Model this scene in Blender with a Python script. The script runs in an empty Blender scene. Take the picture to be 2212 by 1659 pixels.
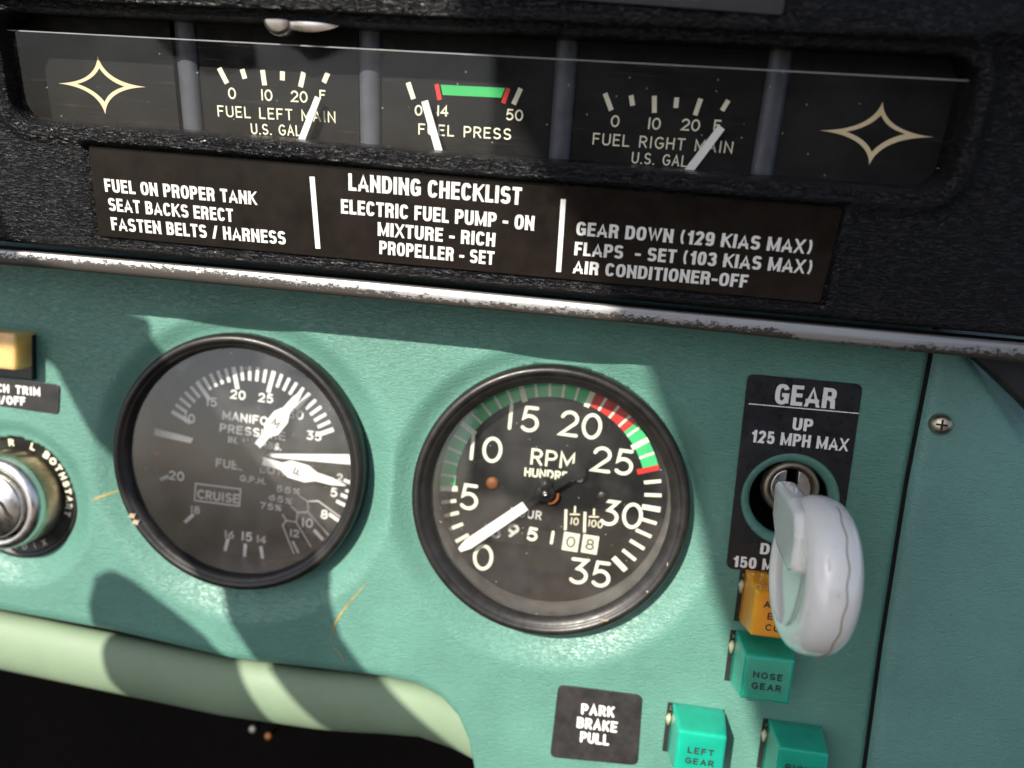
import bpy, bmesh, math, random
from mathutils import Vector, Matrix
random.seed(7)
S = 0.001                                    # everything below is measured in millimetres
scene = bpy.context.scene
COL = scene.collection
R = math.radians

# ------------------------------------------------------------------ camera
# Panel frame: x right, z up, the instrument panel is the plane y = 0, the camera stands 230 mm in front of it.
IW, IH, FPX, DIST = 2212.0, 1659.0, 1650.0, 230.0
_slope, _vpd, _fy = 0.098, 16000.0, 600.0
_xc = Vector((1, -_slope, FPX / _vpd)).normalized()
_dy = (_fy - IH / 2) / FPX
_nc = Vector((FPX / _vpd - _slope * _dy, -_dy, -1)).normalized()
_zc = _xc.cross(_nc)
MC = Matrix((_xc, _nc, _zc))                 # camera axes -> panel axes
CAMP = Vector((0, -DIST, 0))
cam_data = bpy.data.cameras.new('camera')
cam = bpy.data.objects.new('camera', cam_data)
COL.objects.link(cam)
cam.matrix_world = Matrix.Translation(CAMP * S) @ MC.to_4x4()
cam_data.sensor_width = 36.0
cam_data.lens = 36.0 * FPX / IW
cam_data.clip_start = 0.005
cam_data.clip_end = 100.0
cam_data.dof.use_dof = True
cam_data.dof.focus_distance = 0.213
cam_data.dof.aperture_fstop = 6.5
scene.camera = cam

# ------------------------------------------------------------------ light
SUN = Vector((0.42, 1.0, -0.60)).normalized()       # direction in which the sunlight travels
sun_data = bpy.data.lights.new('sun', 'SUN')
sun_data.energy = 4.4
sun_data.angle = R(0.45)
sun_data.color = (1.0, 0.93, 0.82)
sun = bpy.data.objects.new('sun', sun_data)
COL.objects.link(sun)
sun.rotation_euler = SUN.to_track_quat('-Z', 'Y').to_euler()
sun.location = -SUN * 3

TILT = R(18)                                 # the panel leans back by this much under the real sky
world = bpy.data.worlds.new('World')
scene.world = world
world.use_nodes = True
wn, wl = world.node_tree.nodes, world.node_tree.links
wn.clear()
w_out = wn.new('ShaderNodeOutputWorld')
w_bg = wn.new('ShaderNodeBackground')
w_sky = wn.new('ShaderNodeTexSky')
w_map = wn.new('ShaderNodeMapping')
w_tc = wn.new('ShaderNodeTexCoord')
w_sky.sky_type = 'NISHITA'
w_sky.sun_disc = False
w_sky.dust_density = 2.0
w_sky.air_density = 0.8
_s = -SUN
_sy = _s.y * math.cos(-TILT) - _s.z * math.sin(-TILT)
_sz = _s.y * math.sin(-TILT) + _s.z * math.cos(-TILT)
w_sky.sun_elevation = math.asin(_sz)
w_sky.sun_rotation = math.atan2(_s.x, _sy)
w_map.inputs['Rotation'].default_value = (-TILT, 0, 0)
w_bg.inputs['Strength'].default_value = 0.095
wl.new(w_tc.outputs['Generated'], w_map.inputs['Vector'])
wl.new(w_map.outputs['Vector'], w_sky.inputs['Vector'])
w_hs = wn.new('ShaderNodeHueSaturation')
w_hs.inputs['Saturation'].default_value = 0.72
wl.new(w_sky.outputs['Color'], w_hs.inputs['Color'])
wl.new(w_hs.outputs['Color'], w_bg.inputs['Color'])
wl.new(w_bg.outputs['Background'], w_out.inputs['Surface'])

vs = scene.view_settings
vs.view_transform = 'Standard'
vs.look = 'None'
vs.exposure = 0.7
vs.gamma = 1.0
vs.use_curve_mapping = False

# ------------------------------------------------------------------ geometry of the view: planes
class Plane:
    """A real plane in the scene: p0 + a*u + b*v, height h along the outward normal."""
    def __init__(s, p0, u=(1, 0, 0), v=(0, 0, 1)):
        s.p0, s.u, s.v = Vector(p0), Vector(u), Vector(v)
        s.n = s.u.cross(s.v).normalized()
    def P(s, a, b, h=0.0):
        return s.p0 + s.u * a + s.v * b + s.n * h
    def px(s, px, py, h=0.0):
        d = MC @ Vector(((px - IW / 2) / FPX, -(py - IH / 2) / FPX, -1))
        q = s.p0 + s.n * h
        t = (q - CAMP).dot(s.n) / d.dot(s.n)
        r = CAMP + d * t - q
        return (r.dot(s.u), r.dot(s.v))
    def lift(s, h):
        return Plane(s.p0 + s.n * h, s.u, s.v)

G = Plane((0, 0, 0))                                          # green panel
ET = R(12.5)
_e = Plane((0, -23, 0)).px(1106, 650)
EV = (0, -math.sin(ET), math.cos(ET))
E = Plane((0, -23, _e[1]), (1, 0, 0), EV)                     # black cowl, leaning out at the top

def z1(x, y): return (0.36 * x, 0.36 * y)
def z2(x, y): return (707.9 + 0.36 * x, 0.36 * y)
def z3(x, y): return (1415.7 + 0.36 * x, 0.36 * y)
def z4(x, y): return (0.36 * x, 530.9 + 0.36 * y)
def z5(x, y): return (707.9 + 0.36 * x, 530.9 + 0.36 * y)
def z6(x, y): return (1415.7 + 0.36 * x, 530.9 + 0.36 * y)
def z8(x, y): return (707.9 + 0.36 * x, 1061.8 + 0.36 * y)
def z9(x, y): return (1415.7 + 0.36 * x, 1061.8 + 0.36 * y)
def zt(x, y): return (884.8 + 0.3575 * x, 778.6 + 0.3575 * y)     # tachometer
def zm(x, y): return (238.9 + 0.3573 * x, 690.1 + 0.3573 * y)     # manifold gauge
def zg(x, y): return (1548.4 + 0.4105 * x, 778.6 + 0.4105 * y)    # gear lever
def zi(x, y): return (0.3573 * x, 690.1 + 0.3573 * y)             # ignition switch

# ------------------------------------------------------------------ object helpers
def thing(name, label, cat, loc, group=None):
    o = bpy.data.objects.new(name, None)
    o.empty_display_size = 0.005
    COL.objects.link(o)
    o.location = Vector(loc) * S
    o['label'] = label
    o['category'] = cat
    if group: o['group'] = group
    return o

def root_loc(o):
    v = Vector((0, 0, 0))
    while o is not None:
        v = v + o.location
        o = o.parent
    return v

def mesh_obj(name, verts, faces, mat, parent=None, smooth=False, loc=None, label=None):
    me = bpy.data.meshes.new(name)
    o = bpy.data.objects.new(name, me)
    COL.objects.link(o)
    if parent is not None:
        o.parent = parent
        base = root_loc(parent)
    else:
        base = Vector(loc) * S if loc is not None else Vector((0, 0, 0))
        o.location = base
    me.from_pydata([Vector(v) * S - base for v in verts], [], faces)
    me.materials.append(mat)
    if smooth:
        for p in me.polygons: p.use_smooth = True
    me.update()
    if label: o['label'] = label
    return o

class MB:
    def __init__(s): s.v, s.f = [], []
    def add(s, verts, faces):
        k = len(s.v)
        s.v += [Vector(q) for q in verts]
        s.f += [tuple(i + k for i in f) for f in faces]
    def prism(s, pts, n, h):
        """polygon (ordered points) extruded by n*h"""
        m = len(pts); d = Vector(n) * h
        vs_ = [Vector(p) for p in pts] + [Vector(p) + d for p in pts]
        fs = [tuple(range(m)), tuple(range(2 * m - 1, m - 1, -1))]
        for i in range(m):
            j = (i + 1) % m
            fs.append((i, i + m, j + m, j))
        s.add(vs_, fs)
    def box(s, c, x, y, z):
        c = Vector(c); vs_ = []
        for k in (-1, 1):
            for j in (-1, 1):
                for i in (-1, 1):
                    vs_.append(c + Vector(x) * i + Vector(y) * j + Vector(z) * k)
        s.add(vs_, [(0, 2, 3, 1), (4, 5, 7, 6), (0, 1, 5, 4), (2, 6, 7, 3), (0, 4, 6, 2), (1, 3, 7, 5)])
    def lathe(s, c, axis, prof, n=96, ref=None, a0=0.0, a1=2 * math.pi):
        """prof: list of (radius, height along axis)"""
        c = Vector(c); ax = Vector(axis).normalized()
        r_ = Vector(ref) if ref else (Vector((1, 0, 0)) if abs(ax.x) < 0.9 else Vector((0, 0, 1)))
        u = (r_ - ax * r_.dot(ax)).normalized(); w = ax.cross(u)
        full = abs(a1 - a0 - 2 * math.pi) < 1e-6
        m = n if full else n + 1
        vs_ = []
        for (r, h) in prof:
            for i in range(m):
                t = a0 + (a1 - a0) * i / n
                vs_.append(c + ax * h + (u * math.cos(t) + w * math.sin(t)) * r)
        fs = []
        for k in range(len(prof) - 1):
            for i in range(n):
                j = (i + 1) % m
                fs.append((k * m + i, k * m + j, (k + 1) * m + j, (k + 1) * m + i))
        s.add(vs_, fs)
    def tube(s, path, rad, n=16):
        path = [Vector(p) for p in path]
        if not isinstance(rad, (list, tuple)): rad = [rad] * len(path)
        rings = []; up = Vector((0.13, 0.2, 0.97))
        vs_ = []
        for i, p in enumerate(path):
            d = (path[min(i + 1, len(path) - 1)] - path[max(i - 1, 0)]).normalized()
            a = (up - d * up.dot(d)).normalized(); b = d.cross(a)
            for k in range(n):
                t = 2 * math.pi * k / n
                vs_.append(p + (a * math.cos(t) + b * math.sin(t)) * rad[i])
        fs = []
        for i in range(len(path) - 1):
            for k in range(n):
                fs.append((i * n + k, i * n + (k + 1) % n, (i + 1) * n + (k + 1) % n, (i + 1) * n + k))
        fs.append(tuple(range(n - 1, -1, -1)))
        fs.append(tuple(range((len(path) - 1) * n, len(path) * n)))
        s.add(vs_, fs)
    def ribbon(s, pl, pts, w, h, closed=False, caps=True):
        """a painted stroke of width w on plane pl at height h; w may be a list"""
        P = [Vector((p[0], p[1])) for p in pts]
        Q = [P[0]]
        for p in P[1:]:
            if (p - Q[-1]).length > 1e-5: Q.append(p)
        if closed and (Q[0] - Q[-1]).length < 1e-5: Q.pop()
        m = len(Q)
        ws = w if isinstance(w, (list, tuple)) else [w] * m
        L, Rr = [], []
        for i in range(m):
            if closed:
                d0 = (Q[i] - Q[i - 1]).normalized(); d1 = (Q[(i + 1) % m] - Q[i]).normalized()
            else:
                d0 = (Q[i] - Q[i - 1]).normalized() if i > 0 else (Q[1] - Q[0]).normalized()
                d1 = (Q[i + 1] - Q[i]).normalized() if i < m - 1 else d0
            t = d0 + d1
            t = t.normalized() if t.length > 1e-6 else d1
            nn = Vector((-t.y, t.x))
            k = nn.dot(Vector((-d1.y, d1.x)))
            k = 1 / max(k, 0.45)
            L.append(Q[i] + nn * ws[i] / 2 * k); Rr.append(Q[i] - nn * ws[i] / 2 * k)
        hs = [h if closed else h + 0.014 * i / max(1, m - 1) for i in range(m)]
        vs_ = [pl.P(a.x, a.y, hs[i]) for i, a in enumerate(L)] + [pl.P(a.x, a.y, hs[i]) for i, a in enumerate(Rr)]
        fs = []
        for i in range(m if closed else m - 1):
            j = (i + 1) % m
            fs.append((i, m + i, m + j, j))
        if caps and not closed:
            for (e, d, l, r) in ((0, (Q[0] - Q[1]).normalized(), 0, m), (m - 1, (Q[-1] - Q[-2]).normalized(), m - 1, 2 * m - 1)):
                nn = Vector((-d.y, d.x)); k0 = len(vs_); rr = ws[e] / 2
                seq = []
                for q in range(1, 6):
                    t = math.pi * q / 6
                    pt = Q[e] + nn * rr * math.cos(t) + d * rr * math.sin(t)
                    vs_.append(pl.P(pt.x, pt.y, hs[e])); seq.append(k0 + q - 1)
                if e == 0: fs.append(tuple([r] + [x for x in seq] + [l]))
                else: fs.append(tuple([l] + seq + [r]))
        s.add(vs_, fs)
    def poly(s, pl, pts, h):
        s.add([pl.P(a, b, h) for a, b in pts], [tuple(range(len(pts)))])
    def build(s, name, mat, parent=None, smooth=False, loc=None, label=None, bevel=0, seg=2, angle=40, subsurf=0, fixn=True):
        o = mesh_obj(name, s.v, s.f, mat, parent, smooth, loc, label)
        if fixn:
            bm = bmesh.new(); bm.from_mesh(o.data)
            bmesh.ops.recalc_face_normals(bm, faces=bm.faces)
            bm.to_mesh(o.data); bm.free()
        if bevel:
            md = o.modifiers.new('bevel', 'BEVEL'); md.width = bevel * S; md.segments = seg
            md.limit_method = 'ANGLE'; md.angle_limit = R(angle)
            md.harden_normals = False
        if subsurf:
            md = o.modifiers.new('sub', 'SUBSURF'); md.levels = subsurf; md.render_levels = subsurf
        return o

def top(o, label, cat, group=None, kind=None):
    if label: o['label'] = label
    if cat: o['category'] = cat
    if group: o['group'] = group
    if kind: o['kind'] = kind
    return o

def round_rect(a0, b0, a1, b1, r, n=6):
    pts = []
    for (cx, cy, t0) in ((a1 - r, b1 - r, 0), (a0 + r, b1 - r, 90), (a0 + r, b0 + r, 180), (a1 - r, b0 + r, 270)):
        for k in range(n + 1):
            t = R(t0 + 90 * k / n)
            pts.append((cx + r * math.cos(t), cy + r * math.sin(t)))
    return pts

def round_quad(c, r, n=5):
    """rounded corners for any convex quad (list of 4 2D points)"""
    out = []
    m = len(c)
    for i in range(m):
        p = Vector(c[i]); a = (Vector(c[i - 1]) - p).normalized(); b = (Vector(c[(i + 1) % m]) - p).normalized()
        p0, p2 = p + a * r, p + b * r
        for k in range(n + 1):
            t = k / n
            q = p0 * (1 - t) ** 2 + p * 2 * t * (1 - t) + p2 * t * t
            out.append((q.x, q.y))
    return out

# ------------------------------------------------------------------ materials
def nmat(name):
    m = bpy.data.materials.new(name)
    m.use_nodes = True
    nt = m.node_tree
    return m, nt, nt.nodes['Principled BSDF']

def mapped(nt, scale, rot=(0, 0, 0)):
    tc = nt.nodes.new('ShaderNodeNewGeometry')
    mp = nt.nodes.new('ShaderNodeMapping')
    mp.inputs['Scale'].default_value = scale
    mp.inputs['Rotation'].default_value = rot
    nt.links.new(tc.outputs['Position'], mp.inputs['Vector'])
    return mp.outputs['Vector']

def noise(nt, vec, scale=1.0, detail=3, rough=0.5, dist=0.0):
    n = nt.nodes.new('ShaderNodeTexNoise')
    n.inputs['Scale'].default_value = scale
    n.inputs['Detail'].default_value = detail
    n.inputs['Roughness'].default_value = rough
    n.inputs['Distortion'].default_value = dist
    nt.links.new(vec, n.inputs['Vector'])
    return n.outputs['Fac']

def ramp(nt, fac, stops):
    r = nt.nodes.new('ShaderNodeValToRGB')
    els = r.color_ramp.elements
    while len(els) > 1: els.remove(els[-1])
    els[0].position = stops[0][0]; els[0].color = (*stops[0][1], 1) if len(stops[0][1]) == 3 else stops[0][1]
    for p, c in stops[1:]:
        e = els.new(p); e.color = (*c, 1) if len(c) == 3 else c
    nt.links.new(fac, r.inputs['Fac'])
    return r.outputs['Color']

def mixc(nt, fac, a, b):
    m = nt.nodes.new('ShaderNodeMix'); m.data_type = 'RGBA'
    for sock, val in ((m.inputs['Factor'], fac), (m.inputs['A'], a), (m.inputs['B'], b)): pass
    ins = [i for i in m.inputs]
    def put(i, v):
        if isinstance(v, (int, float)): i.default_value = v
        elif isinstance(v, tuple): i.default_value = (*v, 1)
        else: nt.links.new(v, i)
    put(ins[0], fac)
    put([i for i in ins if i.name == 'A' and i.type == 'RGBA'][0], a)
    put([i for i in ins if i.name == 'B' and i.type == 'RGBA'][0], b)
    return [o for o in m.outputs if o.type == 'RGBA'][0]

def math_n(nt, op, a, b=None):
    m = nt.nodes.new('ShaderNodeMath'); m.operation = op
    for i, v in ((0, a), (1, b)):
        if v is None: continue
        if isinstance(v, (int, float)): m.inputs[i].default_value = v
        else: nt.links.new(v, m.inputs[i])
    return m.outputs[0]

def bump(nt, bs, hgt, dist, strength=1.0):
    b = nt.nodes.new('ShaderNodeBump')
    b.inputs['Distance'].default_value = dist * S
    b.inputs['Strength'].default_value = strength
    nt.links.new(hgt, b.inputs['Height'])
    nt.links.new(b.outputs['Normal'], bs.inputs['Normal'])

def plain(name, col, rough=0.5, metal=0.0, spec=0.5, var=0.15, grain=0.0, gscale=900.0, coat=0.0, vscale=160.0):
    """a painted / plastic / metal surface with faint mottling and wear in the roughness"""
    m, nt, bs = nmat(name)
    v = mapped(nt, (1, 1, 1))
    f = noise(nt, v, vscale, 4, 0.6)
    dark = tuple(c * (1 - var) for c in col); lite = tuple(min(1, c * (1 + var)) for c in col)
    nt.links.new(ramp(nt, f, [(0.3, dark), (0.7, lite)]), bs.inputs['Base Color'])
    bs.inputs['Metallic'].default_value = metal
    bs.inputs['Specular IOR Level'].default_value = spec
    g = noise(nt, v, 420.0, 3)
    nt.links.new(ramp(nt, g, [(0.3, (rough * 0.8,) * 3), (0.75, (min(1, rough * 1.25),) * 3)]), bs.inputs['Roughness'])
    if coat:
        bs.inputs['Coat Weight'].default_value = coat
        bs.inputs['Coat Roughness'].default_value = 0.06
    if grain: bump(nt, bs, noise(nt, v, gscale, 3), grain)
    return m

def vinyl(name, col, sx, sz, depth, rough, var=0.12, fine=0.35, stain=None):
    """embossed leather-grain vinyl: horizontal wrinkles plus fine pebble"""
    m, nt, bs = nmat(name)
    v = mapped(nt, (1000 / sx, 1000 / sx, 1000 / sz), (0, R(4), 0))
    w = noise(nt, v, 1.0, 4, 0.55, 1.1)
    w = ramp(nt, w, [(0.36, (0, 0, 0)), (0.5, (0.75,) * 3), (0.66, (1, 1, 1))])
    v2 = mapped(nt, (1, 1, 1.6))
    vo = nt.nodes.new('ShaderNodeTexVoronoi')
    vo.inputs['Scale'].default_value = 1500.0
    nt.links.new(v2, vo.inputs['Vector'])
    h = math_n(nt, 'ADD', math_n(nt, 'MULTIPLY', w, 1 - fine), math_n(nt, 'MULTIPLY', vo.outputs['Distance'], fine))
    bump(nt, bs, h, depth)
    big = noise(nt, mapped(nt, (1, 1, 1)), 28.0, 4, 0.6)
    dark = tuple(c * (1 - var) for c in col); lite = tuple(c * (1 + var) for c in col)
    c = ramp(nt, big, [(0.3, dark), (0.7, lite)])
    if stain:
        sp = ramp(nt, noise(nt, mapped(nt, (1, 1, 1)), 75.0, 5, 0.7), [(0.62, (0, 0, 0)), (0.75, (0.55,) * 3)])
        c = mixc(nt, sp, c, stain)
    nt.links.new(c, bs.inputs['Base Color'])
    nt.links.new(ramp(nt, big, [(0.3, (rough * 0.85,) * 3), (0.7, (min(1, rough * 1.2),) * 3)]), bs.inputs['Roughness'])
    bs.inputs['Specular IOR Level'].default_value = 0.38 if name == 'black_vinyl' else 0.5
    return m

def glass_mat(name, haze=0.02, specks=0.5, hcol=(0.8, 0.8, 0.78), ior=1.5, rough=0.0, scr=0.0):
    """thin clear pane: transparent, mirror-like by Fresnel, a film of dust whose patches paint in glare, and bright specks"""
    m = bpy.data.materials.new(name); m.use_nodes = True
    nt = m.node_tree; nt.nodes.clear()
    out = nt.nodes.new('ShaderNodeOutputMaterial')
    tr = nt.nodes.new('ShaderNodeBsdfTransparent')
    gl = nt.nodes.new('ShaderNodeBsdfGlossy'); gl.inputs['Roughness'].default_value = rough
    lw = nt.nodes.new('ShaderNodeLayerWeight'); lw.inputs['Blend'].default_value = 0.5
    f0 = 2 * ((ior - 1) / (ior + 1)) ** 2                    # both faces of the pane
    frs = math_n(nt, 'ADD', math_n(nt, 'MULTIPLY', math_n(nt, 'POWER', lw.outputs['Facing'], 5.0), 1 - f0), f0)
    m1 = nt.nodes.new('ShaderNodeMixShader')
    nt.links.new(frs, m1.inputs[0]); nt.links.new(tr.outputs[0], m1.inputs[1]); nt.links.new(gl.outputs[0], m1.inputs[2])
    df = nt.nodes.new('ShaderNodeBsdfDiffuse'); df.inputs['Color'].default_value = (*hcol, 1)
    v = mapped(nt, (1, 1, 1))
    vo = nt.nodes.new('ShaderNodeTexVoronoi'); vo.inputs['Scale'].default_value = 420.0
    nt.links.new(v, vo.inputs['Vector'])
    near = math_n(nt, 'LESS_THAN', vo.outputs['Distance'], 0.075)
    sepc = nt.nodes.new('ShaderNodeSeparateColor'); nt.links.new(vo.outputs['Color'], sepc.inputs['Color'])
    some = math_n(nt, 'GREATER_THAN', sepc.outputs['Red'], 0.72)
    sp = math_n(nt, 'MULTIPLY', math_n(nt, 'MULTIPLY', near, some), 0.55 * specks)
    hz = ramp(nt, noise(nt, v, 35.0, 4, 0.6), [(0.42, (haze * 0.15,) * 3), (0.64, (haze * 2.3,) * 3)])  # patchy haze in the colour imitates glare on the glass
    fac = math_n(nt, 'ADD', sp, hz)
    if scr:
        ln = ramp(nt, noise(nt, mapped(nt, (25, 25, 900), (0, R(5), 0)), 2.2, 3, 0.6), [(0.60, (0, 0, 0)), (0.72, (scr,) * 3)])
        fac = math_n(nt, 'ADD', fac, ln)
    m2 = nt.nodes.new('ShaderNodeMixShader')
    nt.links.new(fac, m2.inputs[0]); nt.links.new(m1.outputs[0], m2.inputs[1]); nt.links.new(df.outputs[0], m2.inputs[2])
    nt.links.new(m2.outputs[0], out.inputs['Surface'])
    return m

M = {}
M['teal'] = vinyl('teal_vinyl', (0.102, 0.258, 0.206), 1.9, 0.55, 0.14, 0.33, 0.13, 0.2, stain=(0.100, 0.250, 0.165))
M['teal_side'] = vinyl('teal_side_vinyl', (0.118, 0.272, 0.245), 1.7, 0.9, 0.20, 0.45, 0.10, 0.5)
M['pale'] = vinyl('pale_green_vinyl', (0.205, 0.285, 0.185), 1.4, 1.0, 0.05, 0.6, 0.10, 0.5)
M['black_vinyl'] = vinyl('black_vinyl', (0.005, 0.005, 0.0065), 2.3, 0.62, 0.60, 0.28, 0.2, 0.12)
M['black'] = plain('black_plastic', (0.012, 0.012, 0.012), 0.35)
M['bezel'] = plain('black_bezel_paint', (0.016, 0.015, 0.014), 0.38, var=0.4, grain=0.02)
M['dial'] = plain('dial_black', (0.008, 0.008, 0.008), 0.6, spec=0.2, var=0.3)
M['dial_grey'] = plain('cluster_face', (0.008, 0.008, 0.008), 0.6, spec=0.15, var=0.25)
M['flange'] = plain('grey_flange', (0.12, 0.117, 0.112), 0.5, var=0.25, grain=0.02)
M['divider'] = plain('grey_divider', (0.055, 0.060, 0.075), 0.45, var=0.3)
M['placard'] = plain('placard_plastic', (0.012, 0.0095, 0.008), 0.2, spec=0.22, var=0.35, grain=0.012, gscale=160.0)
M['gear_placard'] = plain('gear_placard_plastic', (0.012, 0.012, 0.014), 0.3, var=0.3)
M['white'] = plain('white_print', (0.80, 0.80, 0.77), 0.5, var=0.04)
M['cream'] = plain('cream_print', (0.74, 0.72, 0.55), 0.5, var=0.05)
M['lume'] = plain('luminous_paint', (0.78, 0.80, 0.62), 0.55, var=0.04)
M['tan'] = plain('tan_print', (0.70, 0.58, 0.36), 0.5, var=0.06)
M['grey_white'] = plain('grey_white_print', (0.52, 0.52, 0.49), 0.5, var=0.06)
M['dim'] = plain('faint_print', (0.22, 0.22, 0.21), 0.5, var=0.1)
M['green'] = plain('green_paint', (0.035, 0.42, 0.11), 0.5, var=0.08)
M['dark_green'] = plain('arc_green_paint', (0.045, 0.52, 0.18), 0.5, var=0.1)
M['red'] = plain('red_paint', (0.55, 0.025, 0.018), 0.5, var=0.1)
M['rust'] = plain('rust_brown', (0.16, 0.05, 0.012), 0.55, var=0.4)
M['orange'] = plain('orange_ring', (0.30, 0.07, 0.01), 0.5)
M['steel'] = plain('worn_steel', (0.62, 0.61, 0.59), 0.32, 1.0, var=0.15, grain=0.01)
M['chrome'] = plain('polished_steel', (0.78, 0.78, 0.77), 0.3, 1.0, var=0.1, grain=0.008)
M['brass'] = plain('worn_brass', (0.62, 0.56, 0.44), 0.36, 1.0, var=0.25, grain=0.02)
M['ink'] = plain('black_ink', (0.02, 0.03, 0.03), 0.6)
M['crack'] = plain('foam_in_crack', (0.33, 0.28, 0.09), 0.8, var=0.35)
M['dirt'] = plain('dark_seam_dirt', (0.012, 0.012, 0.010), 0.8)  # near black fill for slots, the seam gap and light sockets
M['chip'] = plain('bare_chip', (0.42, 0.32, 0.22), 0.7)
M['dark'] = plain('dark_void', (0.0014, 0.0013, 0.0014), 0.9, spec=0.02)  # near black standing for shade in the footwell and the lever hole
M['clip'] = plain('yellowed_clip', (0.50, 0.47, 0.33), 0.5)
M['seat'] = plain('tan_seat_cloth', (0.30, 0.205, 0.135), 0.9, var=0.7, grain=0.5, gscale=300, vscale=22.0)
M['yoke'] = plain('dark_yoke_plastic', (0.03, 0.03, 0.03), 0.6)  # for the unseen slabs added to cast shadows on the panel
M['glass'] = glass_mat('gauge_glass', 0.017, 0.7, ior=1.55)
M['glass_m'] = glass_mat('hazy_gauge_glass', 0.034, 0.5, ior=1.55)
M['pane'] = glass_mat('acrylic_pane', 0.005, 0.7, scr=0.02, ior=1.28)
M['pane_edge'] = plain('acrylic_edge', (0.36, 0.37, 0.37), 0.35)

def lens_mat(name, col, rough=0.22, sss=0.75):
    m, nt, bs = nmat(name)
    v = mapped(nt, (1, 1, 1))
    f = noise(nt, v, 90.0, 3)
    nt.links.new(ramp(nt, f, [(0.3, tuple(c * 0.85 for c in col)), (0.7, tuple(min(1, c * 1.12) for c in col))]), bs.inputs['Base Color'])
    bs.inputs['Roughness'].default_value = rough
    bs.inputs['Subsurface Weight'].default_value = sss
    bs.inputs['Subsurface Radius'].default_value = (0.5, 1.0, 0.8)
    bs.inputs['Subsurface Scale'].default_value = 0.010
    bs.inputs['Coat Weight'].default_value = 0.6
    bs.inputs['Coat Roughness'].default_value = 0.08
    bump(nt, bs, noise(nt, mapped(nt, (1, 1, 1)), 240.0, 3), 0.05)
    return m
M['lens_green'] = lens_mat('green_lens', (0.010, 0.36, 0.25))
M['lens_amber'] = lens_mat('amber_lens', (0.92, 0.36, 0.008))
M['rocker'] = lens_mat('amber_rocker', (0.80, 0.47, 0.16), 0.3)
def knob_mat():
    m, nt, bs = nmat('milky_knob_plastic')
    v = mapped(nt, (1, 1, 1))
    f = noise(nt, v, 60.0, 4, 0.6)
    c = ramp(nt, f, [(0.3, (0.80, 0.81, 0.79)), (0.7, (0.88, 0.88, 0.86))])
    d = ramp(nt, noise(nt, mapped(nt, (1, 1, 0.6)), 210.0, 4, 0.7), [(0.64, (0, 0, 0)), (0.73, (0.5,) * 3)])
    nt.links.new(mixc(nt, d, c, (0.22, 0.17, 0.12)), bs.inputs['Base Color'])
    bs.inputs['Roughness'].default_value = 0.09
    bump(nt, bs, noise(nt, mapped(nt, (1, 1, 1)), 130.0, 3), 0.06)
    bs.inputs['Subsurface Weight'].default_value = 0.45
    bs.inputs['Subsurface Radius'].default_value = (1.0, 1.0, 1.0)
    bs.inputs['Subsurface Scale'].default_value = 0.003
    bs.inputs['Coat Weight'].default_value = 1.0
    bs.inputs['Coat Roughness'].default_value = 0.04
    return m
M['knob'] = knob_mat()

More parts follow.
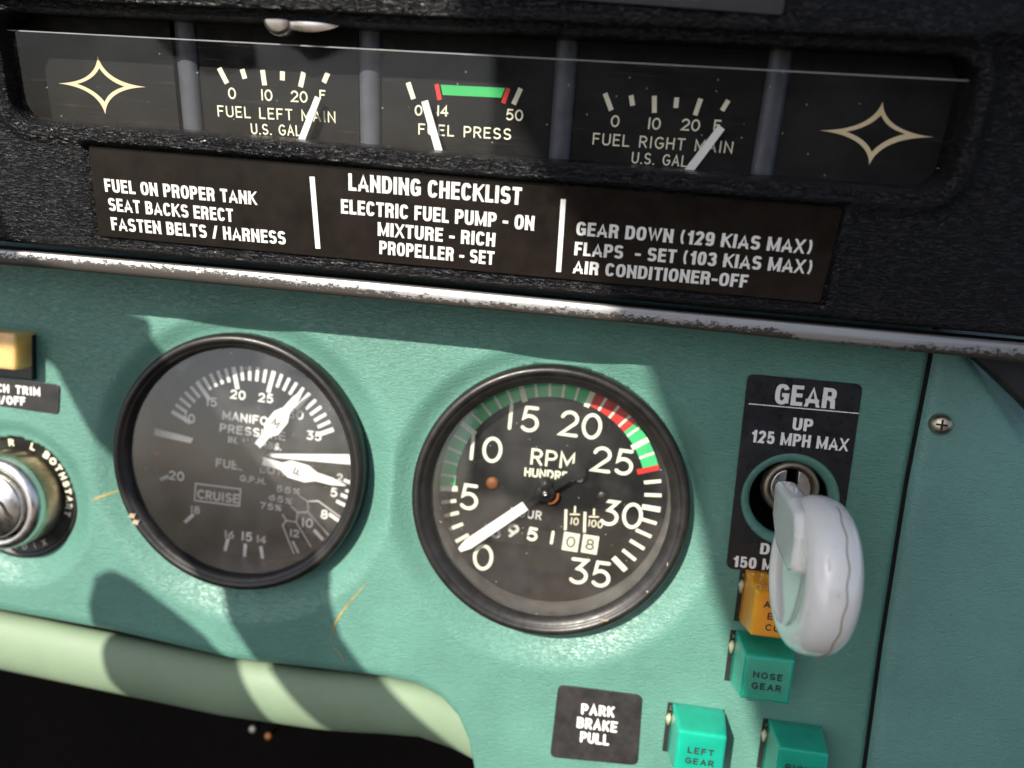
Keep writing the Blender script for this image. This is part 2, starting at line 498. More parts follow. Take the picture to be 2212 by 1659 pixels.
# ------------------------------------------------------------------ lettering
def arc(cx, cy, rx, ry, a0, a1, n=14):
    return [(cx + rx * math.cos(R(a0 + (a1 - a0) * i / n)), cy + ry * math.sin(R(a0 + (a1 - a0) * i / n))) for i in range(n + 1)]
GL = {
 '0': (0.62, [arc(0.31, 0.5, 0.31, 0.5, 0, 360, 28)]),
 '1': (0.10, [[(0.05, 0), (0.05, 1)]]),
 '2': (0.60, [arc(0.30, 0.71, 0.28, 0.29, 165, -35, 14) + [(0.0, 0.0), (0.60, 0.0)]]),
 '3': (0.58, [[(0.04, 1.0), (0.54, 1.0), (0.25, 0.61)] + arc(0.27, 0.30, 0.30, 0.30, 80, -140, 16)]),
 '4': (0.62, [[(0.46, 0), (0.46, 1), (0.0, 0.30), (0.62, 0.30)]]),
 '5': (0.58, [[(0.52, 1.0), (0.12, 1.0), (0.06, 0.54)] + arc(0.27, 0.32, 0.30, 0.32, 118, -140, 16)]),
 '6': (0.60, [[(0.46, 1.0), (0.08, 0.48)] + arc(0.30, 0.31, 0.30, 0.31, 150, -210, 24)]),
 '7': (0.56, [[(0.0, 1.0), (0.56, 1.0), (0.2, 0.0)]]),
 '8': (0.58, [arc(0.29, 0.75, 0.24, 0.25, -90, 270, 22), arc(0.29, 0.26, 0.29, 0.26, 90, 450, 22)]),
 '9': (0.60, [[(0.14, 0.0), (0.52, 0.52)] + arc(0.30, 0.69, 0.30, 0.31, -30, 330, 24)]),
 'A': (0.66, [[(0, 0), (0.33, 1), (0.66, 0)], [(0.13, 0.33), (0.53, 0.33)]]),
 'B': (0.56, [[(0, 0), (0, 1), (0.28, 1)] + arc(0.28, 0.76, 0.24, 0.24, 90, -90, 8) + [(0.02, 0.52)], [(0.28, 0.52)] + arc(0.28, 0.26, 0.28, 0.26, 90, -90, 8) + [(0.0, 0.0)]]),
 'C': (0.64, [arc(0.36, 0.5, 0.36, 0.5, 50, 310, 18)]),
 'D': (0.62, [[(0, 0), (0, 1), (0.24, 1)] + arc(0.24, 0.5, 0.38, 0.5, 90, -90, 14) + [(0, 0)]]),
 'E': (0.50, [[(0.5, 1), (0, 1), (0, 0), (0.5, 0)], [(0, 0.52), (0.42, 0.52)]]),
 'F': (0.50, [[(0.5, 1), (0, 1), (0, 0)], [(0, 0.52), (0.42, 0.52)]]),
 'G': (0.66, [arc(0.36, 0.5, 0.36, 0.5, 50, 330, 18) + [(0.67, 0.45), (0.40, 0.45)]]),
 'H': (0.58, [[(0, 0), (0, 1)], [(0.58, 0), (0.58, 1)], [(0, 0.52), (0.58, 0.52)]]),
 'I': (0.10, [[(0.05, 0), (0.05, 1)]]),
 'K': (0.56, [[(0, 0), (0, 1)], [(0.54, 1), (0.0, 0.42)], [(0.16, 0.58), (0.56, 0)]]),
 'L': (0.48, [[(0, 1), (0, 0), (0.48, 0)]]),
 'M': (0.72, [[(0, 0), (0, 1), (0.36, 0.25), (0.72, 1), (0.72, 0)]]),
 'N': (0.60, [[(0, 0), (0, 1), (0.60, 0), (0.60, 1)]]),
 'O': (0.70, [arc(0.35, 0.5, 0.35, 0.5, 0, 360, 26)]),
 'P': (0.54, [[(0, 0), (0, 1), (0.27, 1)] + arc(0.27, 0.73, 0.27, 0.27, 90, -90, 10) + [(0, 0.46)]]),
 'R': (0.56, [[(0, 0), (0, 1), (0.27, 1)] + arc(0.27, 0.74, 0.27, 0.26, 90, -90, 10) + [(0, 0.48)], [(0.26, 0.48), (0.56, 0)]]),
 'S': (0.56, [arc(0.28, 0.74, 0.26, 0.26, 35, 270, 12) + arc(0.28, 0.24, 0.28, 0.24, 90, -145, 12)]),
 'T': (0.58, [[(0, 1), (0.58, 1)], [(0.29, 1), (0.29, 0)]]),
 'U': (0.60, [[(0, 1), (0, 0.30)] + arc(0.30, 0.30, 0.30, 0.30, 180, 360, 12) + [(0.60, 1)]]),
 'W': (0.86, [[(0, 1), (0.2, 0), (0.43, 0.8), (0.66, 0), (0.86, 1)]]),
 'X': (0.58, [[(0, 0), (0.58, 1)], [(0, 1), (0.58, 0)]]),
 '.': (0.06, [[(0.0, 0.0), (0.06, 0.0)]]),
 '-': (0.30, [[(0, 0.48), (0.3, 0.48)]]),
 '/': (0.40, [[(0, 0), (0.4, 1)]]),
 '%': (0.62, [[(0.05, 0), (0.57, 1)], arc(0.12, 0.80, 0.12, 0.17, 0, 360, 14), arc(0.50, 0.20, 0.12, 0.17, 0, 360, 14)]),
 ' ': (0.30, []),
}
CLOSED = {'0': [0], 'O': [0], '8': [0, 1], '%': [1, 2]}
def layout(text, gap):
    x = 0; out = []
    for ch in text:
        w, st = GL[ch]
        out.append((x, ch)); x += w + gap
    return out, x - gap

def stroke_text(mb, pl, text, p0, p1, hgt, sw, h=0.12, gap=0.30, fit=True):
    """stroke lettering whose baseline runs from p0 to p1 (plane coordinates), cap height hgt"""
    lay, W = layout(text, gap)
    p0, p1 = Vector(p0), Vector(p1)
    d = p1 - p0; L = d.length; d.normalize(); n = Vector((-d.y, d.x))
    sx = L / W if fit else hgt
    k = 0
    for (x, ch) in lay:
        for si, st in enumerate(GL[ch][1]):
            pts = []
            for (a, b) in st:
                q = p0 + d * (x + a) * sx + n * (b * (hgt - sw) + sw / 2)
                pts.append((q.x, q.y))
            mb.ribbon(pl, pts, sw, h + 0.02 * k, closed=si in CLOSED.get(ch, []))
            k = (k + 1) % 4

def stext_px(mb, pl, text, q0, q1, hpx, sw, h=0.12, gap=0.30):
    a = pl.px(*q0, h); b = pl.px(*q1, h); c = pl.px(q0[0], q0[1] - hpx, h)
    stroke_text(mb, pl, text, a, b, (Vector(c) - Vector(a)).length, sw, h, gap)

def stext_mid(mb, pl, text, q, hpx, sw, h=0.12, gap=0.30, ang=0.0, asp=1.0):
    """lettering centred on pixel q with natural proportions"""
    a = Vector(pl.px(*q, h)); c = Vector(pl.px(q[0], q[1] - hpx, h)); hg = (c - a).length
    _, W = layout(text, gap)
    d = Vector((math.cos(R(ang)), math.sin(R(ang)))); n = Vector((-d.y, d.x))
    p0 = a - d * W * hg * asp / 2 - n * hg / 2
    stroke_text(mb, pl, text, p0, p0 + d * W * hg * asp, hg, sw, h, gap)

def sarc(cx, cy, rx, ry, a0, a1, n=14, p=2.7):
    out = []
    for i in range(n + 1):
        t = R(a0 + (a1 - a0) * i / n); c, k = math.cos(t), math.sin(t)
        out.append((cx + rx * math.copysign(abs(c) ** (2 / p), c), cy + ry * math.copysign(abs(k) ** (2 / p), k)))
    return out
BG = {   # heavy condensed grotesque: (width, strokes in a unit box)
 'A': (0.60, [[(0.0, 0), (0.5, 1.05), (1.0, 0)], [(0.22, 0.24), (0.78, 0.24)]]),
 'B': (0.54, [[(0, 0), (0, 1), (0.5, 1)] + sarc(0.5, 0.765, 0.42, 0.235, 90, -90, 8) + [(0.1, 0.53)], [(0.5, 0.53)] + sarc(0.5, 0.265, 0.5, 0.265, 90, -90, 8) + [(0, 0)]]),
 'C': (0.54, [sarc(0.5, 0.5, 0.5, 0.5, 32, 328, 22)]),
 'D': (0.55, [[(0, 0), (0, 1), (0.42, 1)] + sarc(0.42, 0.5, 0.58, 0.5, 90, -90, 14) + [(0, 0)]]),
 'E': (0.47, [[(1, 1), (0, 1), (0, 0), (1, 0)], [(0, 0.52), (0.9, 0.52)]]),
 'F': (0.45, [[(1, 1), (0, 1), (0, 0)], [(0, 0.50), (0.85, 0.50)]]),
 'G': (0.56, [sarc(0.5, 0.5, 0.5, 0.5, 32, 325, 22), [(0.55, 0.46), (1.0, 0.46), (1.0, 0.0)]]),
 'H': (0.55, [[(0, 0), (0, 1)], [(1, 0), (1, 1)], [(0, 0.52), (1, 0.52)]]),
 'I': (0.20, [[(0.5, 0), (0.5, 1)]]),
 'K': (0.58, [[(0, 0), (0, 1)], [(0.95, 1.05), (0.02, 0.40)], [(0.32, 0.62), (1.0, -0.05)]]),
 'L': (0.44, [[(0, 1), (0, 0), (1, 0)]]),
 'M': (0.72, [[(0, 0), (0, 1)], [(1, 0), (1, 1)], [(0.02, 1.02), (0.5, 0.02), (0.98, 1.02)]]),
 'N': (0.56, [[(0, 0), (0, 1)], [(1, 0), (1, 1)], [(0.0, 1.02), (1.0, -0.02)]]),
 'O': (0.56, [sarc(0.5, 0.5, 0.5, 0.5, 0, 360, 30)]),
 'P': (0.52, [[(0, 0), (0, 1), (0.5, 1)] + sarc(0.5, 0.73, 0.5, 0.27, 90, -90, 10) + [(0, 0.46)]]),
 'R': (0.55, [[(0, 0), (0, 1), (0.5, 1)] + sarc(0.5, 0.745, 0.48, 0.255, 90, -90, 10) + [(0, 0.49)], [(0.5, 0.49), (0.88, 0.36), (0.94, 0.0)]]),
 'S': (0.53, [sarc(0.5, 0.755, 0.48, 0.245, 22, 270, 14) + sarc(0.5, 0.255, 0.5, 0.255, 90, -158, 14)]),
 'T': (0.50, [[(0, 1), (1, 1)], [(0.5, 1), (0.5, 0)]]),
 'U': (0.55, [[(0, 1), (0, 0.35)] + sarc(0.5, 0.35, 0.5, 0.35, 180, 360, 14) + [(1, 1)]]),
 'W': (0.80, [[(0.0, 1), (0.25, 0.0), (0.5, 0.9), (0.75, 0.0), (1.0, 1)]]),
 'X': (0.56, [[(0, -0.04), (1, 1.04)], [(0, 1.04), (1, -0.04)]]),
 '0': (0.50, [sarc(0.5, 0.5, 0.5, 0.5, 0, 360, 30)]),
 '1': (0.34, [[(0.0, 0.78), (0.5, 0.84), (0.85, 1.0)], [(0.85, 1), (0.85, 0)]]),
 '2': (0.49, [sarc(0.5, 0.74, 0.5, 0.26, 170, -30, 14, 2.2) + [(0.02, 0.0), (1.0, 0.0)]]),
 '3': (0.50, [sarc(0.47, 0.76, 0.47, 0.24, 165, -80, 12), sarc(0.48, 0.26, 0.52, 0.26, 80, -165, 12), [(0.4, 0.52), (0.6, 0.52)]]),
 '5': (0.50, [[(0.95, 1), (0.12, 1), (0.05, 0.50)] + sarc(0.48, 0.31, 0.52, 0.31, 115, -160, 14)]),
 '9': (0.50, [sarc(0.5, 0.69, 0.5, 0.31, 0, 360, 20), [(1.0, 0.69), (1.0, 0.4)] + sarc(0.5, 0.30, 0.5, 0.30, 0, -125, 10)]),
 '(': (0.34, [sarc(1.15, 0.5, 1.15, 0.66, 130, 230, 12, 2)]),
 ')': (0.34, [sarc(-0.15, 0.5, 1.15, 0.66, 50, -50, 12, 2)]),
 '-': (0.34, [[(0, 0.40), (1, 0.40)]]),
 '/': (0.36, [[(0, -0.04), (1, 1.04)]]),
 ' ': (0.22, []),
}
BCLOSED = {'O': [0], '0': [0], '9': [0]}
def font_text(mb, pl, text, q0, q1, hpx, h=0.1, sw=0.19, gap=0.085):
    """heavy condensed lettering; baseline from pixel q0 to pixel q1, cap height hpx"""
    a = Vector(pl.px(*q0, h)); b = Vector(pl.px(*q1, h)); c = Vector(pl.px(q0[0], q0[1] - hpx, h))
    d = b - a; L = d.length; d.normalize(); n = Vector((-d.y, d.x)); hg = (c - a).length
    W = sum(BG[ch][0] + gap for ch in text) - gap
    sx = L / W; x = 0.0; k = 0
    for ch in text:
        w, strokes = BG[ch]
        w_ = max(w - sw, 0.001)
        for si, st in enumerate(strokes):
            closed = si in BCLOSED.get(ch, [])
            pts = [Vector((sw / 2 + X * w_, sw / 2 + Y * (1 - sw))) for X, Y in st]
            if ch == 'I': pts = [Vector((sw / 2, p.y)) for p in pts]
            if not closed:
                ext = sw * 0.5 if ch not in 'AKMNXW/' else sw * 0.8
                if ch in 'CGS235': ext = 0.02
                pts[0] = pts[0] + (pts[0] - pts[1]).normalized() * ext
                pts[-1] = pts[-1] + (pts[-1] - pts[-2]).normalized() * ext
            tmp = MB(); U = Plane((0, 0, 0), (1, 0, 0), (0, 1, 0))
            tmp.ribbon(U, pts, sw * 0.7 if ch in '()' else sw * (0.86 if ch in 'AMNKWX' and len(st) > 1 and st[0][0] != st[1][0] and st[0][1] != st[1][1] else 1.0), 0.0, closed=closed, caps=False)
            lo, hi = (-0.16, 1.12) if ch in '()' else (0.0, 1.0)
            out = []
            for v in tmp.v:
                yy = min(hi, max(lo, v.y))
                q = a + d * ((x + v.x) * sx) + n * (yy * hg)
                out.append(pl.P(q.x, q.y, h + 0.02 * k + v.z))
            mb.add(out, tmp.f); k = (k + 1) % 5
        x += w + gap

def bar_px(mb, pl, q0, q1, wpx, h=0.1):
    a = Vector(pl.px(*q0, h)); b = Vector(pl.px(*q1, h)); c = Vector(pl.px(q0[0] + wpx, q0[1], h))
    mb.ribbon(pl, [a, b], (c - a).length, h, caps=False)

# ================================================================== LARGE STRUCTURE
# footwell: black sheet, its colour putting in the deep shade under the panel
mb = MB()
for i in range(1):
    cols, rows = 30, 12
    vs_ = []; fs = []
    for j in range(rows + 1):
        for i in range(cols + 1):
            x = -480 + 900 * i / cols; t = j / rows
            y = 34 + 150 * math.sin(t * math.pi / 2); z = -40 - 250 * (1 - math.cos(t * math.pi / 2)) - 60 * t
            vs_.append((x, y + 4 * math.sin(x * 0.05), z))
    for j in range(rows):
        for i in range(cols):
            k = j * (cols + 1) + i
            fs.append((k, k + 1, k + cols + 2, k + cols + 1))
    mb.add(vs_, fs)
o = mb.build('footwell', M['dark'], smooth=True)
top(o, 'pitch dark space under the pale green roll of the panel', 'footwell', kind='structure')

# ---- the green instrument panel
def V2(p): return Vector(p)
GAUGES = []
TC = V2(Plane((0, -2, 0)).px(1184, 1089)); TR_ = 43.0
MCc = V2(Plane((0, -1, 0)).px(512, 1003)); MR = 42.2
SOCK = V2(G.px(1706, 1080)); IGN = V2(Plane((0, 2, 0)).px(*zi(90, 1072)))
def sstep(t):
    t = max(0.0, min(1.0, t)); return t * t * (3 - 2 * t)
def panel_y(x, z):
    y = 0.0
    for (c, r, w, dep) in ((TC, TR_, 13.5, 5.0), (MCc, MR, 13.5, 5.0), (IGN, 21.5, 11, 4.0)):
        d = math.hypot(x - c.x, z - c.y)
        if d < r - 0.8: return 15.0
        k = 0.5 + 0.5 * math.cos(math.atan2(z - c.y, x - c.x) + R(75))
        w = w * (0.55 + 0.45 * k); dep = dep * (0.5 + 0.5 * k)
        if d < r + w: y = max(y, dep * sstep(1 - (d - r) / w))
    d = math.hypot(x - SOCK.x, z - SOCK.y)
    if d < 11.2: return 13.0
    if d < 14.5: y = max(y, 2.2 * (1 - (d - 11.2) / 3.3) ** 2)
    return y
edge_px = [(-400, 1262), (0, 1318), (230, 1360), (500, 1423), (700, 1446), (830, 1462), (905, 1480), (955, 1508), (990, 1548), (1012, 1600), (1024, 1660), (1030, 1760), (1034, 1900)]
edge = [V2(G.px(*p)) for p in edge_px]
seam_px = [(2030, 660), (2013, 775), (1960, 1050), (1905, 1400), (1870, 1659), (1835, 1900)]
seam = [V2(G.px(*p)) for p in seam_px]
def interp(pts, x, kx=0, ky=1):
    if x <= pts[0][kx]: return pts[0][ky]
    for a, b in zip(pts, pts[1:]):
        if x <= b[kx]: return a[ky] + (b[ky] - a[ky]) * (x - a[kx]) / max(1e-9, b[kx] - a[kx])
    return pts[-1][ky]
seam_s = sorted(seam, key=lambda p: p[1])
def seam_x(z): return interp(seam_s, z, 1, 0)
ZTOP = 8.0
xs = set()
x = edge[0].x
while x < seam_x(ZTOP) + 0.01: xs.add(round(x, 3)); x += 0.8
xa, xb = edge[6].x, edge[-1].x
for k in range(70): xs.add(round(xa + (xb - xa) * k / 69.0, 3))
xs = sorted(xs)
xmax = xs[-1]
NR = 190
vs_ = []; fs = []
def smooth_edge(x):
    return sum(interp(edge, x + d) for d in (-1.5, -0.7, 0, 0.7, 1.5)) / 5 if x < edge[5].x else interp(edge, x)
for xi in xs:
    zb = smooth_edge(xi)
    u = (xi - xs[0]) / (xmax - xs[0])
    colz = [zb + (ZTOP - zb) * (j / NR) for j in range(NR + 1)]
    pts = [(0, zb + 1.2, 7.0), (0, zb - 0.3, 5.0), (0, zb - 0.6, 2.6), (0, zb - 0.4, 1.2)] 
    col = []
    for (_, z, y) in pts: col.append((z, y))
    for z in colz:
        col.append((z, panel_y(xi, z) + 0.9 * max(0, 1 - (z - zb) / 3.0) ** 2))
    for (z, y) in col:
        sx_ = seam_x(z)
        xx = xi
        if xi > xmax - 30:                    # bend the last columns onto the slanting seam
            t = (xi - (xmax - 30)) / 30
            xx = (xmax - 30) + t * (sx_ - 0.5 - (xmax - 30))
            y = y + 1.6 * max(0, (t - 0.93) / 0.07) ** 2
        vs_.append((xx, y, z))
nc = NR + 5
for i in range(len(xs) - 1):
    for j in range(nc - 1):
        fs.append((i * nc + j, (i + 1) * nc + j, (i + 1) * nc + j + 1, i * nc + j + 1))
panel = thing('instrument_panel', 'turquoise green padded vinyl panel holding the round gauges and gear lever', 'instrument panel', (TC.x, 0, TC.y))
padding = mesh_obj('vinyl_padding', vs_, fs, M['teal'], panel, True)
# the pale rolled edge under it
mb = MB()
path = []
for k in range(60):
    px_ = -420 + (1075 + 420) * k / 59.0
    py_ = interp([(-420, 1318), (0, 1372), (230, 1419), (500, 1474), (700, 1502), (830, 1512), (920, 1526), (1000, 1560), (1080, 1606)], px_)
    q = Plane((0, 9, 0)).px(px_, py_)
    path.append((q[0], 9.8, q[1]))
rad = [10.6 if i < 46 else 10.6 - 3.0 * sstep((i - 46) / 14.0) for i in range(60)]
mb.tube(path, rad, 32)
for v in mb.v: v.y = 6.4 + (v.y - 9.8) * 0.6
mb.build('lower_roll', M['pale'], panel, True, label='pale green rolled edge')
# cracks in the vinyl, with yellow foam showing
def crack(pts, wmax):
    m_ = MB(); n = len(pts)
    P_ = []
    for i in range(n - 1):
        for k in range(5):
            t = k / 5.0
            P_.append((pts[i][0] + (pts[i + 1][0] - pts[i][0]) * t, pts[i][1] + (pts[i + 1][1] - pts[i][1]) * t))
    P_.append(pts[-1])
    L = []; n = len(P_)
    for i, p in enumerate(P_):
        a = G.px(*p); w = wmax * (math.sin(math.pi * i / (n - 1)) ** 0.6 + 0.08) * random.uniform(0.7, 1.3)
        L.append((V2(a), w / 2))
    vv = []; ff = []
    for i, (a, w) in enumerate(L):
        d = (L[min(i + 1, n - 1)][0] - L[max(i - 1, 0)][0]).normalized(); nn = V2((-d.y, d.x))
        for s_ in (-1, 1):
            q = a + nn * w * s_
            vv.append((q.x, panel_y(q.x, q.y) - 0.10, q.y))
    for i in range(n - 1): ff.append((2 * i, 2 * i + 1, 2 * i + 3, 2 * i + 2))
    m_.add(vv, ff)
    m_.build('crack', M['crack'], panel)
crack([z8(235, 545), z8(190, 600), z8(140, 655), z8(85, 725), z8(45, 790), z8(27, 850), z8(18, 900)], 0.7)
crack([z8(18, 905), z8(45, 945), z8(75, 975), z8(92, 1000), z8(100, 1040)], 0.35)
crack([z4(540, 1532), z4(580, 1515), z4(640, 1495), z4(692, 1478)], 0.75)

# ---- side panel right of the seam
vs_ = []; fs = []
NX, NZ = 60, 150
zlo = seam_s[0][1]
cre = [V2(G.px(*p)) for p in ((2060, 770), (2120, 850), (2212, 985), (2400, 1270))]
for j in range(NZ + 1):
    z = zlo + (ZTOP + 2 - zlo) * j / NZ
    x0 = seam_x(z) + 0.55
    for i in range(NX + 1):
        x = x0 + 75 * (i / NX) ** 1.15
        y = 1.8 * math.exp(-(x - x0) / 0.9) - 0.03 * (x - x0)
        d = None
        zc_ = interp(cre, x)
        if z > zc_ and x > cre[0].x - 6: y += 0.55 * (z - zc_) * sstep((z - zc_) / 6.0)
        vs_.append((x, y - 0.8, z))
for j in range(NZ):
    for i in range(NX):
        k = j * (NX + 1) + i
        fs.append((k, k + 1, k + NX + 2, k + NX + 1))
qs = G.px(*z6(1700, 1065))
side = thing('side_panel', 'plain teal side trim panel right of the dark seam, held by one screw', 'trim panel', (qs[0] + 10, 0, qs[1] - 30))
mesh_obj('vinyl_cover', vs_, fs, M['teal_side'], side, True)
# round head screw of the side panel
ps = Plane((0, -3, 0))
q = G.px(*z6(1700, 1065))
SC = Vector((q[0], -1.2, q[1]))
mb = MB()
mb.lathe(SC, (-0.25, -1, 0.05), [(0.02, 2.6), (1.2, 2.5), (2.2, 2.1), (2.9, 1.4), (3.2, 0.5), (3.25, 0.0), (3.2, -0.8)], 40)
scr = mb.build('screw', M['brass'], side, True)
mb = MB()
ax = Vector((-0.25, -1, 0.05)).normalized(); u_ = Vector((1, -0.25, 0)).normalized(); w_ = ax.cross(u_)
mb.box(SC + ax * 2.5, u_ * 1.5, w_ * 0.28, ax * 0.12); mb.box(SC + ax * 2.52, u_ * 0.28, w_ * 1.5, ax * 0.12)
mb.build('cross_slot', M['dirt'], scr)
# dark seam backing strip
mb = MB()
ss = [Vector((p[0], 3.2, p[1])) for p in seam_s] 
vs_ = []; fs = []
for p in seam_s + [V2((seam_s[-1][0], ZTOP + 6))]:
    vs_ += [(p[0] - 3, 3.4, p[1]), (p[0] + 3, 3.4, p[1])]
for i in range(len(vs_) // 2 - 1): fs.append((2 * i, 2 * i + 1, 2 * i + 3, 2 * i + 2))
mb.add(vs_, fs)
mb.build('seam_backing', M['dirt'], side)
# dark corner moulding at the far right
mb = MB()
cp = Plane((0, -3, 0))
pts = [cp.px(*p) for p in ((2075, 745), (2260, 745), (2260, 925), (2212, 872), (2150, 812))]
mb.prism([cp.P(a, b) for a, b in pts], (0, 1, 0), 5.0)
o = mb.build('corner_moulding', M['bezel'], None, loc=cp.P(*pts[0]), bevel=0.8)
top(o, 'dark grey corner moulding under the right end of the metal strip', 'moulding')

# ---- black padded cowl with window opening
wl_a = E.px(8, 160)[0]; wr_a = E.px(2092, 260)[0]
def line_b(p, q):
    (x0, y0), (x1, y1) = E.px(*p), E.px(*q)
    return lambda a: y0 + (y1 - y0) * (a - x0) / (x1 - x0)
wt_f = line_b((0, 16), (2028, 108)); wb_f = line_b((30, 264), (2000, 422))
pt_f = line_b((190, 315), (1822, 450)); pb_f = line_b((212, 510), (1772, 655))
bb_f = line_b((144, 538), (2150, 726))
wt_b, wb_b, pb1, pb0, bbot = (f(0) for f in (wt_f, wb_f, pt_f, pb_f, bb_f))
pq = [E.px(*p) for p in ((190, 315), (1822, 450), (1772, 655), (212, 510))]
pa0, pa1 = (pq[0][0] + pq[3][0]) / 2, (pq[1][0] + pq[2][0]) / 2
KEYS = (bb_f, pb_f, pt_f, wb_f, wt_f)
def warp(a, b):
    """b on the reference column a = 0 -> b at column a, so that every edge runs as it should"""
    r = [f(0) for f in KEYS]; t = [f(a) for f in KEYS]
    if b <= r[0]: return t[0] + (b - r[0])
    for i in range(4):
        if b <= r[i + 1]: return t[i] + (t[i + 1] - t[i]) * (b - r[i]) / (r[i + 1] - r[i])
    return t[4] + (b - r[4])
def sd_rrect(a, b, a0, b0, a1, b1, r):
    cx, cy = (a0 + a1) / 2, (b0 + b1) / 2
    qx = abs(a - cx) - (a1 - a0) / 2 + r; qy = abs(b - cy) - (b1 - b0) / 2 + r
    return math.hypot(max(qx, 0), max(qy, 0)) + min(max(qx, qy), 0) - r
def cowl_h(a, b):
    d = sd_rrect(a, b, wl_a, wb_b, wr_a, wt_b, 7.0) - 2.1
    h = 0.0
    if d < 0:
        t = -d
        if t < 3.0: return 2.2 - 3.0 * (1 - math.sqrt(max(0.0, 1 - (t / 3.05) ** 2)))
        return -0.7 - 14.0 * min(1.0, (t - 3.0) / 0.5)
    h += 2.2 * math.exp(-(d / 2.2) ** 2)
    if b > wt_b: h += 4.2 * sstep((b - wt_b) / 5.0)          # thick padded brow over the window
    p = sd_rrect(a, b, pa0 - 0.4, pb0 - 0.4, pa1 + 0.4, pb1 + 0.4, 1.2)
    if p < 0: h = -0.9
    else:
        h = h - 0.9 * max(0, 1 - p / 1.0) ** 2
        h += 0.5 * math.exp(-((p - 2.0) / 1.3) ** 2)
    e = b - bbot
    if e < 3.0: h -= 2.2 * ((3.0 - e) / 3.0) ** 2.2
    return h
a0, a1 = -215.0, 175.0
As = []; a = a0
while a < a1: As.append(a); a += 0.9
for c in (wl_a, wr_a, pa0, pa1):
    for k in range(-14, 15): As.append(c + k * 0.25)
As = sorted(As)
Bs = []; b = bbot
while b < wt_b + 55: Bs.append(b); b += 0.8
for c in (wt_b, wb_b, pb0, pb1):
    for k in range(-20, 21): Bs.append(c + k * 0.18)
Bs = sorted(x for x in Bs if x >= bbot)
vs_ = []; fs = []
for b in [bbot - 0.4] + Bs:
    for a in As:
        bw = warp(a, b)
        vs_.append(E.P(a, bw, cowl_h(a, b)) if b >= bbot else E.P(a, bw + 1.0, -11.0))
na = len(As)
for j in range(len(Bs)):
    for i in range(na - 1):
        fs.append((j * na + i, j * na + i + 1, (j + 1) * na + i + 1, (j + 1) * na + i))
cowl = thing('padded_cowl', 'black grained vinyl cowl overhanging the green panel, framing the long gauge window', 'cowl', E.P(0, 20))
mesh_obj('vinyl_skin', vs_, fs, M['black_vinyl'], cowl, True)
# upper shelf behind the brow so that no sky shows above
# metal trim strip with flaked paint
def trim_mat():
    m, nt, bs = nmat('flaked_metal_trim')
    uv = nt.nodes.new('ShaderNodeAttribute'); uv.attribute_name = 'across'
    t = uv.outputs['Fac']
    v = mapped(nt, (1, 1, 1.8))
    n1 = noise(nt, v, 620.0, 6, 0.8); n2 = noise(nt, mapped(nt, (1, 1, 1)), 26.0, 3)
    # flakes gather along the lower edge
    k = math_n(nt, 'ADD', math_n(nt, 'MULTIPLY', t, -0.95), math_n(nt, 'ADD', math_n(nt, 'SUBTRACT', math_n(nt, 'MULTIPLY', n1, 2.3), 0.57), math_n(nt, 'MULTIPLY', n2, 0.75)))
    fl = ramp(nt, k, [(0.40, (0, 0, 0)), (0.43, (1, 1, 1))])
    metal = ramp(nt, noise(nt, mapped(nt, (6, 6, 400)), 3.0, 4), [(0.3, (0.26, 0.26, 0.26)), (0.7, (0.42, 0.42, 0.415))])
    nt.links.new(mixc(nt, fl, metal, (0.045, 0.038, 0.032)), bs.inputs['Base Color'])
    nt.links.new(math_n(nt, 'SUBTRACT', 0.70, math_n(nt, 'MULTIPLY', fl, 0.65)), bs.inputs['Metallic'])
    nt.links.new(math_n(nt, 'ADD', 0.40, math_n(nt, 'MULTIPLY', fl, 0.1)), bs.inputs['Roughness'])
    bump(nt, bs, math_n(nt, 'ADD', math_n(nt, 'MULTIPLY', fl, -0.5), math_n(nt, 'MULTIPLY', n1, 0.6)), 0.12)
    return m
M['trim'] = trim_mat()
TP = Plane((0, -23, 0))
tt = [(-900, 465), (144, 550), (796, 608), (1416, 669), (2212, 743), (2500, 769)]
tb = [(-900, 497), (144, 584), (796, 645), (1416, 704), (2212, 784), (2500, 812)]
vs_ = []; fs = []; at_ = []
prof = [(1.02, 3.5), (1.0, 0.6), (0.96, 0.12), (0.90, 0.0), (0.75, -0.25), (0.5, -0.30), (0.25, -0.18), (0.10, 0.05), (0.03, 0.5), (0.0, 1.4), (0.0, 9.0)]
NT = 320
for i in range(NT + 1):
    x = -900 + 3400 * i / NT
    qa = TP.px(x, interp(tt, x)); qb = TP.px(x, interp(tb, x))
    wear = interp([(-100, -0.1), (140, -0.12), (500, -0.12), (800, 0.1), (1250, 0.22), (1680, 0.14), (1730, 0.55), (1940, 0.5), (2000, 0.2), (2500, 0.25)], x)
    for (t, y) in prof:
        vs_.append((qb[0] + (qa[0] - qb[0]) * t, -23 + y, qb[1] + (qa[1] - qb[1]) * t)); at_.append(t + wear)
npf = len(prof)
for i in range(NT):
    for j in range(npf - 1):
        fs.append((i * npf + j, (i + 1) * npf + j, (i + 1) * npf + j + 1, i * npf + j + 1))
mb = MB()                                                    # underside of the cowl, from the strip back to the panel
vu = []
for i in range(25):
    x = -900 + 3400 * i / 24
    qb = TP.px(x, interp(tb, x)); qa = TP.px(x, interp(tt, x))
    for (t, y) in ((0.06, -20.5), (0.35, 2.0), (1.2, 2.0), (1.2, -17.0), (0.6, -20.5)):
        vu.append((qb[0] + (qa[0] - qb[0]) * t, y, qb[1] + (qa[1] - qb[1]) * t))
fu = [(i * 5 + j, (i + 1) * 5 + j, (i + 1) * 5 + (j + 1) % 5, i * 5 + (j + 1) % 5) for i in range(24) for j in range(5)]
mb.add(vu, fu); mb.build('underside', M['black'], cowl)
q = TP.px(1106, 660)
